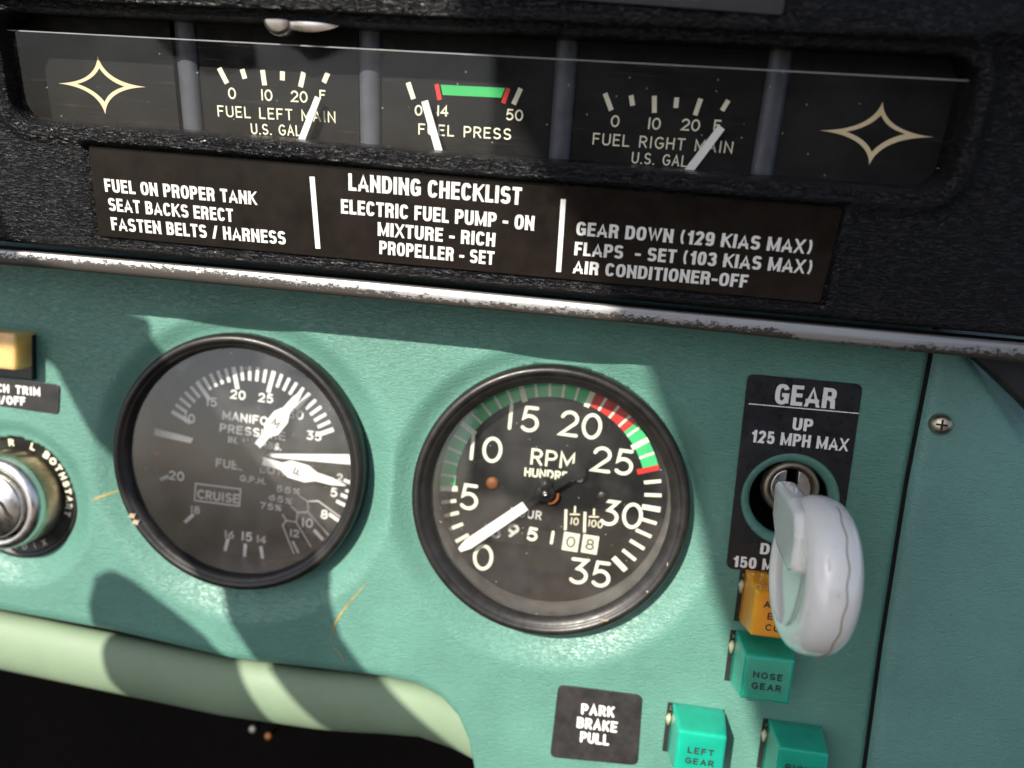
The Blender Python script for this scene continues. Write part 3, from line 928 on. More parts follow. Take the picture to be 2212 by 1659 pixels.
o = mesh_obj('trim_strip', vs_, fs, M['trim'], None, True, loc=(q[0], -23, q[1]))
ca = o.data.attributes.new('across', 'FLOAT', 'POINT')
for i, t in enumerate(at_): ca.data[i].value = t
top(o, 'silvery metal strip with flaked dark paint along the lower edge of the black cowl', 'trim strip')

# ================================================================== GAUGE CLUSTER IN THE WINDOW
FH = -9.0
F = E.lift(FH)
fd = [z1(1100, 500), z2(240, 560), z2(1405, 660), z3(690, 730)]
fa = [F.px(*p)[0] for p in fd]
bounds = [F.px(-40, 150)[0]] + fa + [F.px(2190, 270)[0]]
ftop, fbot = wt_b + 6, wb_b - 9
rim = thing('gauge_housing', 'dark housing with four upright grey dividers behind the long window', 'housing', F.P((bounds[1] + bounds[4]) / 2, fbot))
mb = MB(); mb.box(F.P((bounds[0] + bounds[5]) / 2, (ftop + fbot) / 2, -3.2), F.u * (bounds[5] - bounds[0]) / 2, F.v * (ftop - fbot) / 2, F.n * 0.8)
mb.build('back_plate', M['black'], rim)
for (p, q_) in ((z1(1100, 260), z1(1150, 760)), (z2(232, 290), z2(262, 860)), (z2(1425, 370), z2(1390, 980)), (z3(735, 430), z3(648, 1060))):
    ct = F.px(*p, 1.4); cb = F.px(*q_, 1.4)
    c = ((ct[0] + cb[0]) / 2)
    mb = MB(); w = 2.75
    L_ = [(c - w, -1.5), (c - w, 0.6), (c - w * 0.5, 1.3), (c, 1.5), (c + w * 0.5, 1.3), (c + w, 0.6), (c + w, -1.5)]
    vv = []
    for bb in (fbot, ftop):
        for (aa, hh) in L_: vv.append(F.P(aa, bb, hh))
    ff = [(i, i + 1, i + 8, i + 7) for i in range(6)]
    mb.add(vv, ff)
    mb.build('divider', M['divider'], rim, True)
mb = MB()
mb.prism([F.P(*F.px(*z1(*p), 3.0), 0.2) for p in ((12, 185), (80, 190), (108, 420), (165, 720), (110, 700), (52, 580), (14, 400))], F.n, 2.8)
mb.build('end_cap', plain('pale_grey_cap', (0.20, 0.21, 0.22), 0.45), rim, bevel=0.5)  # pale crescent painted as the sunlit inner wall at the window's left end
mb = MB()
mb.box(F.P(bounds[5] - 6.5, (ftop + fbot) / 2 + 5, 0.6), F.u * 2.0, F.v * 6, F.n * 0.5)
mb.build('marker', plain('dull_red', (0.10, 0.008, 0.008), 0.6), rim)

def face_of(i, root):
    mb = MB()
    g = 2.4
    a_, b_ = bounds[i] + g, bounds[i + 1] - g
    mb.box(F.P((a_ + b_) / 2, (ftop + fbot) / 2, -0.6), F.u * (b_ - a_) / 2, F.v * (ftop - fbot) / 2, F.n * 0.6)
    return mb.build('face', M['dial_grey'], root)

def qbez(a, c, b, n=16):
    return [(a * (1 - i / n) ** 2 + c * 2 * (i / n) * (1 - i / n) + b * (i / n) ** 2) for i in range(n + 1)]
def star(root, zf, outer, inner):
    O = [V2(F.px(*zf(*p), 0.1)) for p in outer]; I = [V2(F.px(*zf(*p), 0.1)) for p in inner]
    c = sum(O, V2((0, 0))) / 4
    vv = []; ff = []; n = 16
    ring_o, ring_i = [], []
    for k in range(4):
        A, B = O[k], O[(k + 1) % 4]; a, b = I[k], I[(k + 1) % 4]
        ring_o += qbez(A, ((A + B) / 2).lerp(c, 0.80), B, n)[:-1]
        ring_i += qbez(a, ((a + b) / 2).lerp(c, 0.42), b, n)[:-1]
    m = len(ring_o)
    vv = [F.P(p.x, p.y, 0.1) for p in ring_o] + [F.P(p.x, p.y, 0.1) for p in ring_i]
    ff = [(i, (i + 1) % m, m + (i + 1) % m, m + i) for i in range(m)]
    mb = MB(); mb.add(vv, ff)
    mb.build('star_emblem', M['tan'], root)

b0 = thing('blank_plate', 'black blank plate with a four pointed star at the left end of the window', 'blank plate', F.P((bounds[0] + bounds[1]) / 2, fbot), 'starred blank plates')
face_of(0, b0)
star(b0, z1, [(585, 335), (875, 522), (632, 685), (350, 500)], [(595, 408), (748, 520), (628, 612), (462, 503)])
b1 = thing('blank_plate', 'black blank plate with a four pointed star at the right end of the window', 'blank plate', F.P((bounds[4] + bounds[5]) / 2, fbot), 'starred blank plates')
face_of(4, b1)
star(b1, z3, [(1365, 610), (1672, 823), (1283, 990), (985, 782)], [(1355, 690), (1500, 803), (1298, 912), (1145, 790)])

def fuel_gauge(i, label, zf, ticks, nums, words, ptr, name='fuel_gauge', extra=None):
    g = thing(name, label, 'gauge', F.P((bounds[i] + bounds[i + 1]) / 2, fbot), 'edge gauges in the window')
    face_of(i, g)
    for (p, q_) in ticks:
        mb = MB(); bar_px(mb, F, p, q_, 10.5, 0.1); mb.build('scale_tick', M['cream'], g)
    mb = MB()
    for (t, p, hh) in nums: stext_mid(mb, F, t, p, hh, 0.42, 0.12, 0.26, -0.5)
    for (t, p, q_, hh) in words: stext_px(mb, F, t, p, q_, hh, 0.40, 0.12, 0.34)
    mb.build('lettering', M['cream'], g)
    if extra: extra(g)
    (p, q_, w) = ptr
    a = V2(F.px(*p, 2.6)); b = V2(F.px(*q_, 2.6)); d = (b - a).normalized(); n = V2((-d.y, d.x)); ww = w / 7.8 / 2
    b = b + d * 5
    mb = MB()
    mb.prism([F.P(*(a + n * ww), 2.2), F.P(*(b + n * ww * 1.15), 2.2), F.P(*(b - n * ww * 1.15), 2.2), F.P(*(a - n * ww), 2.2)], F.n, 0.6)
    mb.build('pointer', M['white'], g)
    return g
fuel_gauge(1, 'fuel gauge marked LEFT MAIN with its white pointer near F', z1,
  [(z1(1315, 408), z1(1362, 500)), (z1(1452, 415), z1(1470, 472)), (z1(1575, 420), z1(1588, 512)), (z1(1695, 428), z1(1694, 482)), (z1(1822, 433), z1(1803, 522)), (z1(1967, 438), z1(1943, 495))],
  [('0', z1(1392, 560), 25), ('10', z1(1600, 571), 25), ('20', z1(1795, 580), 25), ('F', z1(1935, 570), 22)],
  [('FUEL LEFT MAIN', z1(1312, 700), z1(2010, 737), 24.5), ('U.S. GAL', z1(1512, 805), z1(1805, 818), 23.5)],
  (z1(1908, 585), z1(1815, 828), 12.5))
def press_marks(g):
    for (p, q_) in ((z2(653, 505), z2(672, 600)), (z2(1085, 530), z2(1053, 620))):
        mb = MB(); bar_px(mb, F, p, q_, 9.5, 0.1); mb.build('limit_mark', M['red'], g)
    mb = MB(); mb.poly(F, [F.px(*z2(*p), 0.1) for p in ((678, 508), (1064, 528), (1042, 586), (690, 570))], 0.1)
    mb.build('green_band', M['green'], g)
fuel_gauge(2, 'fuel pressure gauge with a green band between two red marks', z2,
  [(z2(482, 495), z2(515, 594)), (z2(1158, 530), z2(1115, 626))],
  [('0', z2(545, 662), 23.5), ('14', z2(690, 666), 24), ('50', z2(1121, 690), 25)],
  [('FUEL PRESS', z2(548, 808), z2(1095, 840), 24.5)], (z2(582, 606), z2(668, 908), 14), 'pressure_gauge', press_marks)
fuel_gauge(3, 'fuel gauge marked RIGHT MAIN with its white pointer just past 20', z3,
  [(z2(1664, 560), z2(1702, 662)), (z2(1820, 572), z2(1830, 634)), (z2(1960, 575), z2(1960, 677)), (z2(2095, 585), z2(2088, 647)), (z3(272, 592), z3(238, 692)), (z3(438, 602), z3(400, 664))],
  [('0', z2(1725, 727), 26), ('10', z2(1960, 742), 26), ('20', z3(212, 750), 26), ('F', z3(372, 752), 24)],
  [('FUEL RIGHT MAIN', z2(1592, 868), z3(455, 922), 26), ('U.S. GAL', z2(1825, 980), z2(2150, 1003), 25)],
  (z3(398, 763), z3(200, 1025), 15))

# clear pane over the gauges, with the bright clip and screw at its top
PH = -2.6
PP = E.lift(PH)
t0 = PP.px(*z1(0, 180)); t1 = PP.px(*z3(1920, 490))
pane = thing('window_pane', 'clear scratched plastic pane covering the long row of fuel gauges', 'window pane', PP.P(0, wb_b))
tl = V2(PP.px(-60, 62)); tr2 = V2(PP.px(2200, 181))
bl = (tl[0] + 2, wb_b - 3); br = (tr2[0] - 2, wb_b - 3)
mb = MB(); mb.poly(PP, [bl, br, tr2, tl], 0.0)
mb.build('clear_sheet', M['pane'], pane)
mb = MB()
mb.prism([PP.P(tl[0], tl[1], 0.05), PP.P(tr2[0], tr2[1], 0.05), PP.P(tr2[0], tr2[1] + 0.22, 0.05), PP.P(tl[0], tl[1] + 0.22, 0.05)], -PP.n, 1.6)
mb.build('sheet_edge', M['pane_edge'], pane)
mb = MB()
sc = PP.px(*z1(1665, 115), 3.2)
mb.lathe(PP.P(*sc, 2.6), E.n, [(0.02, 1.5), (2.6, 1.4), (3.5, 1.0), (3.8, 0.0), (3.8, -3)], 40)
mb.build('screw_head', M['steel'], pane, True)
mb = MB()
c0 = V2(PP.px(*z1(1830, 165), 3.4))
vv = []; ff = []
for i in range(13):
    for j in range(5):
        a_ = -6.5 + 15 * i / 12; b_ = -2.6 + 4.2 * j / 4 
        k = max(0, 1 - ((a_ - 0.5) / 8.0) ** 2)
        vv.append(PP.P(c0.x + a_, c0.y + 1.6 + b_ * (0.35 + 0.65 * k), 3.0 + 0.9 * math.cos((b_ + 0.8) * 0.62) * k))
for i in range(12):
    for j in range(4): ff.append((i * 5 + j, (i + 1) * 5 + j, (i + 1) * 5 + j + 1, i * 5 + j + 1))
mb.add(vv, ff)
mb.build('bright_clip', M['chrome'], pane, True)

# ================================================================== CHECKLIST PLACARD
cp_ = thing('checklist_placard', 'glossy black landing checklist placard with white lettering on the black cowl', 'placard', E.P((pa0 + pa1) / 2, pb0))
mb = MB()
pts = round_quad(pq, 0.7)
mb.prism([E.P(a, b, -0.75) for a, b in pts], E.n, 0.6)
mb.build('plate', M['placard'], cp_, bevel=0.15)
Q = E.lift(-0.15)
LINES = [
 ('FUEL ON PROPER TANK', z1(632, 1150), z1(1542, 1230), 28), ('SEAT BACKS ERECT', z1(655, 1264), z1(1402, 1332), 27.5),
 ('FASTEN BELTS / HARNESS', z1(672, 1380), z1(1716, 1468), 27.5),
 ('LANDING CHECKLIST', z2(125, 1142), z2(1160, 1230), 37), ('ELECTRIC FUEL PUMP - ON', z2(80, 1280), z2(1236, 1384), 31),
 ('MIXTURE - RICH', z2(300, 1414), z2(1003, 1481), 29.5), ('PROPELLER - SET', z2(310, 1524), z2(997, 1590), 29),
 ('GEAR DOWN (129 KIAS MAX)', (1244, 508), (1752, 549), 29.5), ('FLAPS  - SET (103 KIAS MAX)', (1240, 551), (1752, 592), 29), ('AIR CONDITIONER-OFF', (1237, 590), (1613, 622), 28)]
for (t, p, q_, hh) in LINES:
    mb = MB(); font_text(mb, Q, t, p, q_, hh, 0.09)
    mb.build('lettering', M['white'], cp_)
for (p, q_) in ((z1(1872, 1060), z1(1908, 1492)), (z2(1414, 1195), z2(1385, 1632))):
    mb = MB(); bar_px(mb, Q, p, q_, 11, 0.09); mb.build('divider_bar', M['white'], cp_)

# smooth placard on the brow, cut by the top of the picture
bp = E.lift(4.9)
pts = [bp.px(*p) for p in ((-40, -78), (1692, -40), (1684, 31), (-60, -72))]
w0 = V2(bp.px(1690, 33)); w1 = V2(bp.px(1240, 0)); dd = (w0 - w1).normalized(); nn = V2((-dd.y, dd.x))
c_ = [w0, w0 + nn * 16, w0 + nn * 16 - dd * 150, w0 - dd * 150]
mb = MB(); mb.prism([bp.P(*p, -0.8) for p in round_quad(c_, 1.0)], E.n, 0.9)
t_ = thing('brow_placard', 'smooth grey black placard at the top edge above the gauge window', 'placard', bp.P(*w1))
mb.build('plate', plain('matt_placard', (0.03, 0.03, 0.034), 0.55), t_, bevel=0.15)
mb = MB()
for (xa, xb) in ((1440, 1468), (1478, 1508)): 
    bar_px(mb, bp, (xa, -6), (xb, -4), 6, 0.15)
mb.build('red_lettering', M['red'], t_)

# ================================================================== TACHOMETER
def ring_bezel(root, c, r, y_back, y_front, r_in, mat, r_mid=None):
    mb = MB()
    o_ = Vector((c.x, 0, c.y))
    mb.lathe(o_, (0, -1, 0), [(r + 0.2, -y_back), (r + 0.2, -(y_front + 3.2)), (r, -(y_front + 1.2)), (r - 0.7, -(y_front + 0.25)), (r - 1.6, -y_front), (r - 2.5, -(y_front + 0.2)), (r - 2.9, -(y_front + 0.9)), (r - 3.3, -(y_front + 1.0)), (r - 3.8, -(y_front + 1.2)), (r_in, -(y_front + 2.6)), (r_in - 0.1, -(y_front + 3.2))], 160)
    return mb.build('bezel', mat, root, True)
tach = thing('tachometer', 'round RPM gauge with green and red arc and white needle near zero', 'gauge', (TC.x, 8, TC.y))
ring_bezel(tach, TC, TR_, 7.0, -3.0, 37.4, M['bezel'])
YF = 11.0
TF = Plane((0, YF, 0))
tcf = V2(TF.px(*zt(843, 788)))
TFc = Plane((tcf.x, YF, tcf.y))
mb = MB(); mb.lathe((tcf.x, 0, tcf.y), (0, -1, 0), [(39.5, -YF), (0.01, -YF)], 128)
mb.build('dial', M['dial'], tach)
mb = MB(); mb.lathe((TC.x, 0, TC.y), (0, -1, 0), [(38.0, -0.6), (37.8, -1.2), (37.6, -5.0), (37.3, -YF + 0.1)], 128)
mb.build('inner_flange', M['flange'], tach, True)
Rb1 = 36.0; Rb0 = 31.0
def ang(v): return 223.5 - 37.7 * v / 5 - 0.6
def sector(mb, pl, r0, r1, a0, a1, h, n=None):
    n = n or max(2, int(abs(a1 - a0) / 2))
    vv = []; ff = []
    for i in range(n + 1):
        t = R(a0 + (a1 - a0) * i / n)
        vv += [pl.P(r0 * math.cos(t), r0 * math.sin(t), h), pl.P(r1 * math.cos(t), r1 * math.sin(t), h)]
    for i in range(n): ff.append((2 * i, 2 * i + 1, 2 * i + 3, 2 * i + 2))
    mb.add(vv, ff)
mb = MB(); sector(mb, TFc, Rb0, Rb1, ang(5), ang(20.25), 0.08); sector(mb, TFc, Rb0, Rb1, ang(23.6), ang(27), 0.08)
mb.build('green_arc', M['dark_green'], tach)
mb = MB(); sector(mb, TFc, Rb0, Rb1, ang(20.25), ang(23.6), 0.08)
mb.build('red_arc', M['red'], tach)
def rad_bar(mb, pl, a, r0, r1, w, h):
    t = R(a)
    mb.ribbon(pl, [(r0 * math.cos(t), r0 * math.sin(t)), (r1 * math.cos(t), r1 * math.sin(t))], w, h, caps=False)
for v in range(1, 36):
    if v == 27: continue
    mb = MB()
    if v % 5 == 0: rad_bar(mb, TFc, ang(v), Rb0 - 0.8, Rb1 + 0.1, 1.75, 0.14)
    else: rad_bar(mb, TFc, ang(v), Rb0 - (0.0 if v < 27 else 0.4), Rb1, 0.82 if 5 < v < 27 else 1.15, 0.14)
    mb.build('scale_tick', M['lume'], tach)
mb = MB(); rad_bar(mb, TFc, ang(27.05), 29.0, Rb1 + 0.1, 1.8, 0.16); mb.build('red_line', M['red'], tach)
for (t, p) in (('0', (444, 1190)), ('5', (360, 825)), ('10', (460, 535)), ('15', (688, 350)), ('20', (1034, 390)), ('25', (1228, 607)), ('30', (1279, 930)), ('35', (1090, 1283))):
    mb = MB(); stext_mid(mb, TF, t, zt(*p), 57, 1.15, 0.14, 0.40 if t[0] == '1' else 0.24, -1.0, 1.0)
    mb.build('numeral', M['lume'], tach)
mb = MB()
stext_px(mb, TF, 'RPM', zt(735, 630), zt(985, 660), 36, 0.80, 0.14, 0.30)
mb.build('lettering', M['lume'], tach)
mb = MB()
stext_px(mb, TF, 'HUNDREDS', zt(697, 700), zt(1040, 737), 19.5, 0.62, 0.14, 0.34)
mb.build('lettering', M['lume'], tach)
mb = MB()
stext_px(mb, TF, 'HOUR', zt(612, 940), zt(790, 965), 19.5, 0.50, 0.14, 0.42)
mb.build('lettering', M['grey_white'], tach)
# hour counter window
mb = MB()
wq = [TF.px(*zt(*p)) for p in ((470, 985), (1150, 1072), (1140, 1170), (460, 1083))]
mb.prism([TF.P(*p, 0.05) for p in wq], TF.n, 0.12)
cnt = mb.build('hour_counter', plain('counter_black', (0.010, 0.010, 0.010), 0.4), tach)
for (t, p) in (('3', (520, 1032)), ('9', (626, 1030)), ('5', (742, 1050)), ('1', (862, 1070))):
    mb = MB(); stext_mid(mb, TF, t, zt(*p), 30, 0.95, 0.22, 0.3, -4, 1.0)
    mb.build('drum_digit', M['lume'] if t in '51' else M['grey_white'], cnt)
for (t, p) in (('0', (974, 1097)), ('8', (1090, 1112))):
    c = V2(TF.px(*zt(*p), 0.3)); mb = MB()
    d = V2((math.cos(R(-3)), math.sin(R(-3)))); n = V2((-d.y, d.x))
    cs = [c - d * 2.6 - n * 3.1, c + d * 2.6 - n * 3.1, c + d * 2.6 + n * 3.1, c - d * 2.6 + n * 3.1]
    mb.prism([TF.P(*q_, 0.1) for q_ in cs], TF.n, 0.2)
    dr = mb.build('drum_window', M['cream'], cnt)
    mb = MB(); stext_mid(mb, TF, t, zt(*p), 25, 0.65, 0.36, 0.3, -3)
    mb.build('drum_digit', plain('grey_ink', (0.10, 0.10, 0.08), 0.6), cnt)
mb = MB()
for (x, t, y) in ((945, '10', 900), (1060, '100', 915)):
    bar_px(mb, TF, zt(x, y), zt(x - 4, y + 125), 6, 0.14)
    bar_px(mb, TF, zt(x + 55, y - 20), zt(x + 53, y + 22), 4, 0.14)
    bar_px(mb, TF, zt(x + 53, y + 26), zt(x + 53, y + 34), 22, 0.14)
    stext_mid(mb, TF, t, zt(x + 52 + (12 if t == '100' else 0), y + 72), 16, 0.36, 0.14, 0.3, -2, 0.9)
mb.build('fraction_marks', M['cream'], tach)
# dial screws, hub, needle
for (p, mt) in (((500, 740), 'rust'), ((1165, 822), 'bezel')):
    q = TF.px(*zt(*p)); mb = MB()
    mb.lathe((q[0], YF, q[1]), (0, -1, 0), [(2.1, -0.2), (2.0, 0.5), (1.4, 0.9), (0.02, 1.0)], 24)
    mb.build('dial_screw', M[mt], tach, True)
NP = Plane((0, 8.2, 0))
pv = V2(NP.px(*zt(822, 795))); tip = V2(NP.px(*zt(298, 1146))); tail = V2(NP.px(*zt(1012, 672)))
dn = (tip - pv).normalized(); nn = V2((-dn.y, dn.x)); Ln = (tip - pv).length
NPp = Plane((0, 5.2, 0))
def npoly(pts, name, mat, root, hh=0.0, th=0.7):
    mb = MB(); mb.prism([NP.P(*p, hh) for p in pts], NP.n, th)
    return mb.build(name, mat, root, bevel=0.12)
needle = npoly([pv + dn * 8.0 + nn * 1.6, pv + dn * (Ln - 4.0) + nn * 1.75, pv + dn * (Ln - 0.3) + nn * 0.75, pv + dn * (Ln - 0.3) - nn * 0.75, pv + dn * (Ln - 4.0) - nn * 1.75, pv + dn * 8.0 - nn * 1.6], 'needle', M['white'], tach)
dt = (tail - pv).normalized(); Lt = (tail - pv).length; nt_ = V2((-dt.y, dt.x))
pts = [pv - dt * 8.2 + nt_ * 1.4, pv + dt * (Lt - 3) + nt_ * 1.4]
for k in range(13):
    t = R(130 - 260 * k / 12); pts.append(pv + dt * Lt + dt * 2.9 * math.cos(t) + nt_ * 2.9 * math.sin(t))
pts += [pv + dt * (Lt - 3) - nt_ * 1.4, pv - dt * 8.2 - nt_ * 1.4]
npoly(pts, 'needle_tail', M['dial'], tach, -0.3, 0.6)
mb = MB(); mb.lathe((pv.x, 8.2, pv.y), (0, -1, 0), [(3.0, -2.0), (3.0, 0.9), (2.6, 1.2), (1.2, 1.3), (1.1, 2.0), (0.02, 2.1)], 32)
hub = mb.build('hub', M['bezel'], tach, True)
mb = MB(); mb.lathe((pv.x, 8.2, pv.y), (0, -1, 0), [(0.75, 1.9), (0.7, 2.5), (0.3, 2.6), (0.25, 2.3), (0.02, 2.3)], 20)
mb.build('hub_pin', M['steel'], hub, True)
mb = MB(); q = V2(NP.px(*zt(822, 752), 1.0)); mb.lathe((q.x, 8.0, q.y), (0, -1, 0.3), [(2.6, -1.5), (2.5, 0.2), (1.8, 1.3), (0.02, 1.7)], 28)
mb.build('cap_nut', M['bezel'], hub, True)
mb = MB(); q = V2(NP.px(*zt(845, 818), 0)); mb.lathe((q.x, 9.2, q.y), (0, -1, 0), [(3.1, 0), (3.0, 0.4), (2.3, 0.4), (2.2, 0)], 24, None, R(-95), R(20))
mb.build('orange_ring', M['orange'], hub)
def glass_disc(root, c, y, r, mat, dome=0.0):
    mb = MB()
    mb.lathe((c.x, 0, c.y), (0, -1, 0), [(r * (1 - k / 12.0) + 0.01, -y + dome * (1 - (1 - k / 12.0) ** 2)) for k in range(13)], 96)
    return mb.build('glass', mat, root, True)
glass_disc(tach, TC, 1.2, 37.9, M['glass'], 0.0)
mb = MB()                                                   # paint chips on the bezel
for (x, y, w, hh) in ((1190, 1585, 2.8, 0.8), (1455, 1410, 0.9, 0.8), (1585, 1240, 0.5, 1.3)):
    a = V2(Plane((0, -2.4, 0)).px(*zt(x, y)))
    a = TC + (a - TC).normalized() * 40.5
    n = 8
    pts = []
    for k in range(n):
        f_ = 2 * math.pi * k / n; jr = random.uniform(0.6, 1.1)
        pts.append(Vector((a.x + w * 0.5 * jr * math.cos(f_), -3.12, a.y + hh * 0.5 * jr * math.sin(f_))))
    mb.prism(pts, (0, 1, 0), 0.4)
mb.build('paint_chip', M['chip'], tach)

# ================================================================== MANIFOLD PRESSURE GAUGE
man = thing('manifold_gauge', 'round manifold pressure and fuel flow gauge with two white needles marked M and F', 'gauge', (MCc.x, 9, MCc.y))
ring_bezel(man, MCc, MR, 7.0, -3.0, 37.6, M['bezel'])
YM = 13.0
MF = Plane((0, YM, 0))
mcf = V2(MF.px(*zm(846, 838)))
MFc = Plane((mcf.x, YM, mcf.y))
mb = MB(); mb.lathe((mcf.x, 0, mcf.y), (0, -1, 0), [(40, -YM), (0.01, -YM)], 128)
mb.build('dial', M['dial'], man)
mb = MB(); mb.lathe((MCc.x, 0, MCc.y), (0, -1, 0), [(37.5, -0.3), (37.3, -2), (37.0, -YM + 0.1)], 128)
mb.build('inner_wall', M['bezel'], man, True)
RM1 = 31.6
for v in range(10, 36):
    a_ = 155.0 - 26.1 * (v - 10) / 5
    mb = MB()
    if v % 5 == 0: rad_bar(mb, MFc, a_, 24.0 if v < 35 else 26.2, RM1, 1.5, 0.14)
    else: rad_bar(mb, MFc, a_, 26.8, RM1, 1.1, 0.14)
    mb.build('scale_tick', M['white'], man)
def mtick(p, q_, w=1.2, mat='white'):
    mb = MB(); a = V2(MF.px(*zm(*p), 0.14)); b = V2(MF.px(*zm(*q_), 0.14)); mb.ribbon(MF, [a, b], w, 0.14, caps=False)
    mb.build('scale_tick', M[mat], man)
for (p, q_) in (((425, 1250), (500, 1178)), ((688, 1412), (710, 1325)), ((808, 1455), (815, 1355)), ((922, 1470), (908, 1372)), ((1295, 1345), (1230, 1272)), ((1410, 1240), (1320, 1175)), ((1452, 1142), (1365, 1097)), ((1466, 1092), (1392, 1058)), ((1476, 1050), (1420, 1032)), ((1484, 998), (1410, 972)), ((300, 968), (350, 948))):
    mtick(p, q_)
mtick((1140, 1420), (1100, 1340), 0.8, 'grey_white')
mb = MB(); a = V2(MF.px(*zm(228, 800), 0.14)); b = V2(MF.px(*zm(292, 812), 0.14)); mb.ribbon(MF, [a, b], 1.3, 0.14, caps=False); mb.build('red_mark', M['red'], man)
mb = MB()
for pts in ([(1140, 1065), (1190, 1100), (1255, 1097), (1412, 1212)], [(1190, 1100), (1194, 1165), (1325, 1312)], [(1090, 1130), (1132, 1165), (1194, 1165)], [(1132, 1165), (1122, 1225), (1222, 1390)], [(1040, 1180), (1062, 1215), (1122, 1225)], [(1062, 1215), (1040, 1245), (1108, 1415)]):
    mb.ribbon(MF, [MF.px(*zm(*p), 0.14) for p in pts], 0.45, 0.14 + 0.01 * len(mb.f) / 10)
mb.build('range_lines', M['grey_white'], man)
for (t, p) in (('10', (478, 598)), ('15', (612, 498)), ('20', (770, 455)), ('25', (938, 475)), ('30', (1120, 575)), ('35', (1230, 703)), ('20', (398, 945)), ('18', (512, 1150)), ('16', (718, 1300)), ('15', (824, 1312)), ('14', (912, 1330)), ('12', (1112, 1292)), ('10', (1190, 1230)), ('8', (1292, 1178)), ('5', (1350, 1045)), ('2', (1385, 955))):
    mb = MB(); small = t in ('18', '16', '14', '12', '2')
    stext_mid(mb, MF, t, zm(*p), 17 if small else 20, 0.55, 0.14, 0.32, -1)
    mb.build('numeral', M['grey_white'] if small else M['white'], man)
for (t, p, q_, hh, sw, mt) in (('MANIFOLD', (680, 605), (1040, 655), 19, 0.6, 'white'), ('PRESSURE', (664, 680), (1050, 733), 19, 0.6, 'white'), ('IN. HG. ABS.', (712, 745), (1028, 792), 14.5, 0.45, 'white'),
                       ('FUEL FLOW', (640, 892), (1055, 948), 19, 0.6, 'grey_white'), ('G.P.H.', (785, 978), (935, 998), 14, 0.45, 'grey_white'), ('CRUISE', (528, 1083), (772, 1113), 20, 0.6, 'grey_white'),
                       ('55%', (1003, 1040), (1138, 1062), 14, 0.42, 'grey_white'), ('65%', (958, 1090), (1090, 1122), 14, 0.42, 'grey_white'), ('75%', (905, 1142), (1028, 1160), 14, 0.42, 'grey_white')):
    mb = MB(); stext_px(mb, MF, t, zm(*p), zm(*q_), hh, sw, 0.14, 0.32); mb.build('lettering', M[mt], man)
mb = MB(); mb.ribbon(MF, [MF.px(*zm(*p), 0.14) for p in ((514, 992), (786, 1026), (778, 1128), (508, 1094))], 0.5, 0.13, closed=True); mb.build('cruise_frame', M['grey_white'], man)
for pts in ([(202, 640), (500, 718), (485, 748), (200, 684)], [(930, 812), (1492, 816), (1492, 880), (960, 832)]):
    mb = MB(); mb.prism([MF.P(*MF.px(*zm(*p), 0.2), 0.05) for p in pts], MF.n, 0.3); mb.build('divider_bar', M['white'], man)
NM = Plane((0, 9.6, 0))
hubp = V2(NM.px(*zm(838, 828)))
def arrow(tipz, letter, rot):
    tp = V2(NM.px(*zm(*tipz))); d = (tp - hubp).normalized(); n = V2((-d.y, d.x)); L = (tp - hubp).length
    prof_ = [(2.2, 1.3), (L * 0.34, 1.3), (L * 0.42, 3.0), (L * 0.60, 3.0), (L * 0.70, 1.5), (L * 0.86, 1.25), (L, 0.15)]
    pts = [hubp + d * s_ + n * w for s_, w in prof_] + [hubp + d * s_ - n * w for s_, w in reversed(prof_)]
    mb = MB(); mb.prism([NM.P(*p, 0) for p in pts], NM.n, 0.6)
    nd = mb.build('needle', M['white'], man, bevel=0.12)
    c = hubp + d * L * 0.51; mb = MB()
    dd = V2((math.cos(rot), math.sin(rot))); w_ = 2.0
    stroke_text(mb, NM, letter, c - dd * w_ * 0.5 - V2((-dd.y, dd.x)) * 1.4, c + dd * w_ * 0.5 - V2((-dd.y, dd.x)) * 1.4, 2.8, 0.42, 0.75)
    mb.build('letter_mark', M['ink'], nd)
arrow((1168, 425), 'M', R(-35)); arrow((1425, 1003), 'F', R(70))
mb = MB(); mb.lathe((hubp.x, 9.6, hubp.y), (0, -1, 0), [(5.2, -2.2), (5.2, 0.7), (4.6, 1.1), (0.02, 1.3)], 40); mb.build('hub', M['dial'], man, True)
glass_disc(man, MCc, 0.6, 37.6, M['glass_m'], 0.0)
mb = MB()
for (x, y) in ((158, 1172), (150, 1228)):
    a = V2(Plane((0, 0, 0)).px(*zm(x, y))); a = MCc + (a - MCc).normalized() * 40.4; mb.prism([Vector((a.x + dx, -3.15, a.y + dz)) for dx, dz in ((-1.2, -0.5), (0.7, -0.9), (1.2, 0.6), (-0.6, 0.8))], (0, 1, 0), 0.8)
mb.build('paint_chip', M['chip'], man)

# ================================================================== GEAR SELECTOR
gp = thing('gear_placard', 'black GEAR placard with speed limits and a round hole for the lever', 'placard', (SOCK.x, 0, SOCK.y - 20))
corners = [G.px(*p) for p in ((1568, 1226), (1803, 1251), (1863, 830), (1615, 807))]
outer = round_quad(corners, 2.2)
bm = bmesh.new()
ov = [bm.verts.new((a, 0, b)) for a, b in outer]
hv = [bm.verts.new((SOCK.x + 14.4 * math.cos(2 * math.pi * k / 64), 0, SOCK.y + 14.4 * math.sin(2 * math.pi * k / 64))) for k in range(64)]
eds = [bm.edges.new((ov[i], ov[(i + 1) % len(ov)])) for i in range(len(ov))] + [bm.edges.new((hv[i], hv[(i + 1) % 64])) for i in range(64)]
bmesh.ops.triangle_fill(bm, use_beauty=True, edges=eds)
bm.verts.index_update()
for v in bm.verts: v.co.y = -0.55
ret = bmesh.ops.extrude_face_region(bm, geom=list(bm.faces))
for g_ in ret['geom']:
    if isinstance(g_, bmesh.types.BMVert): g_.co.y = 0.1
bm.verts.index_update()
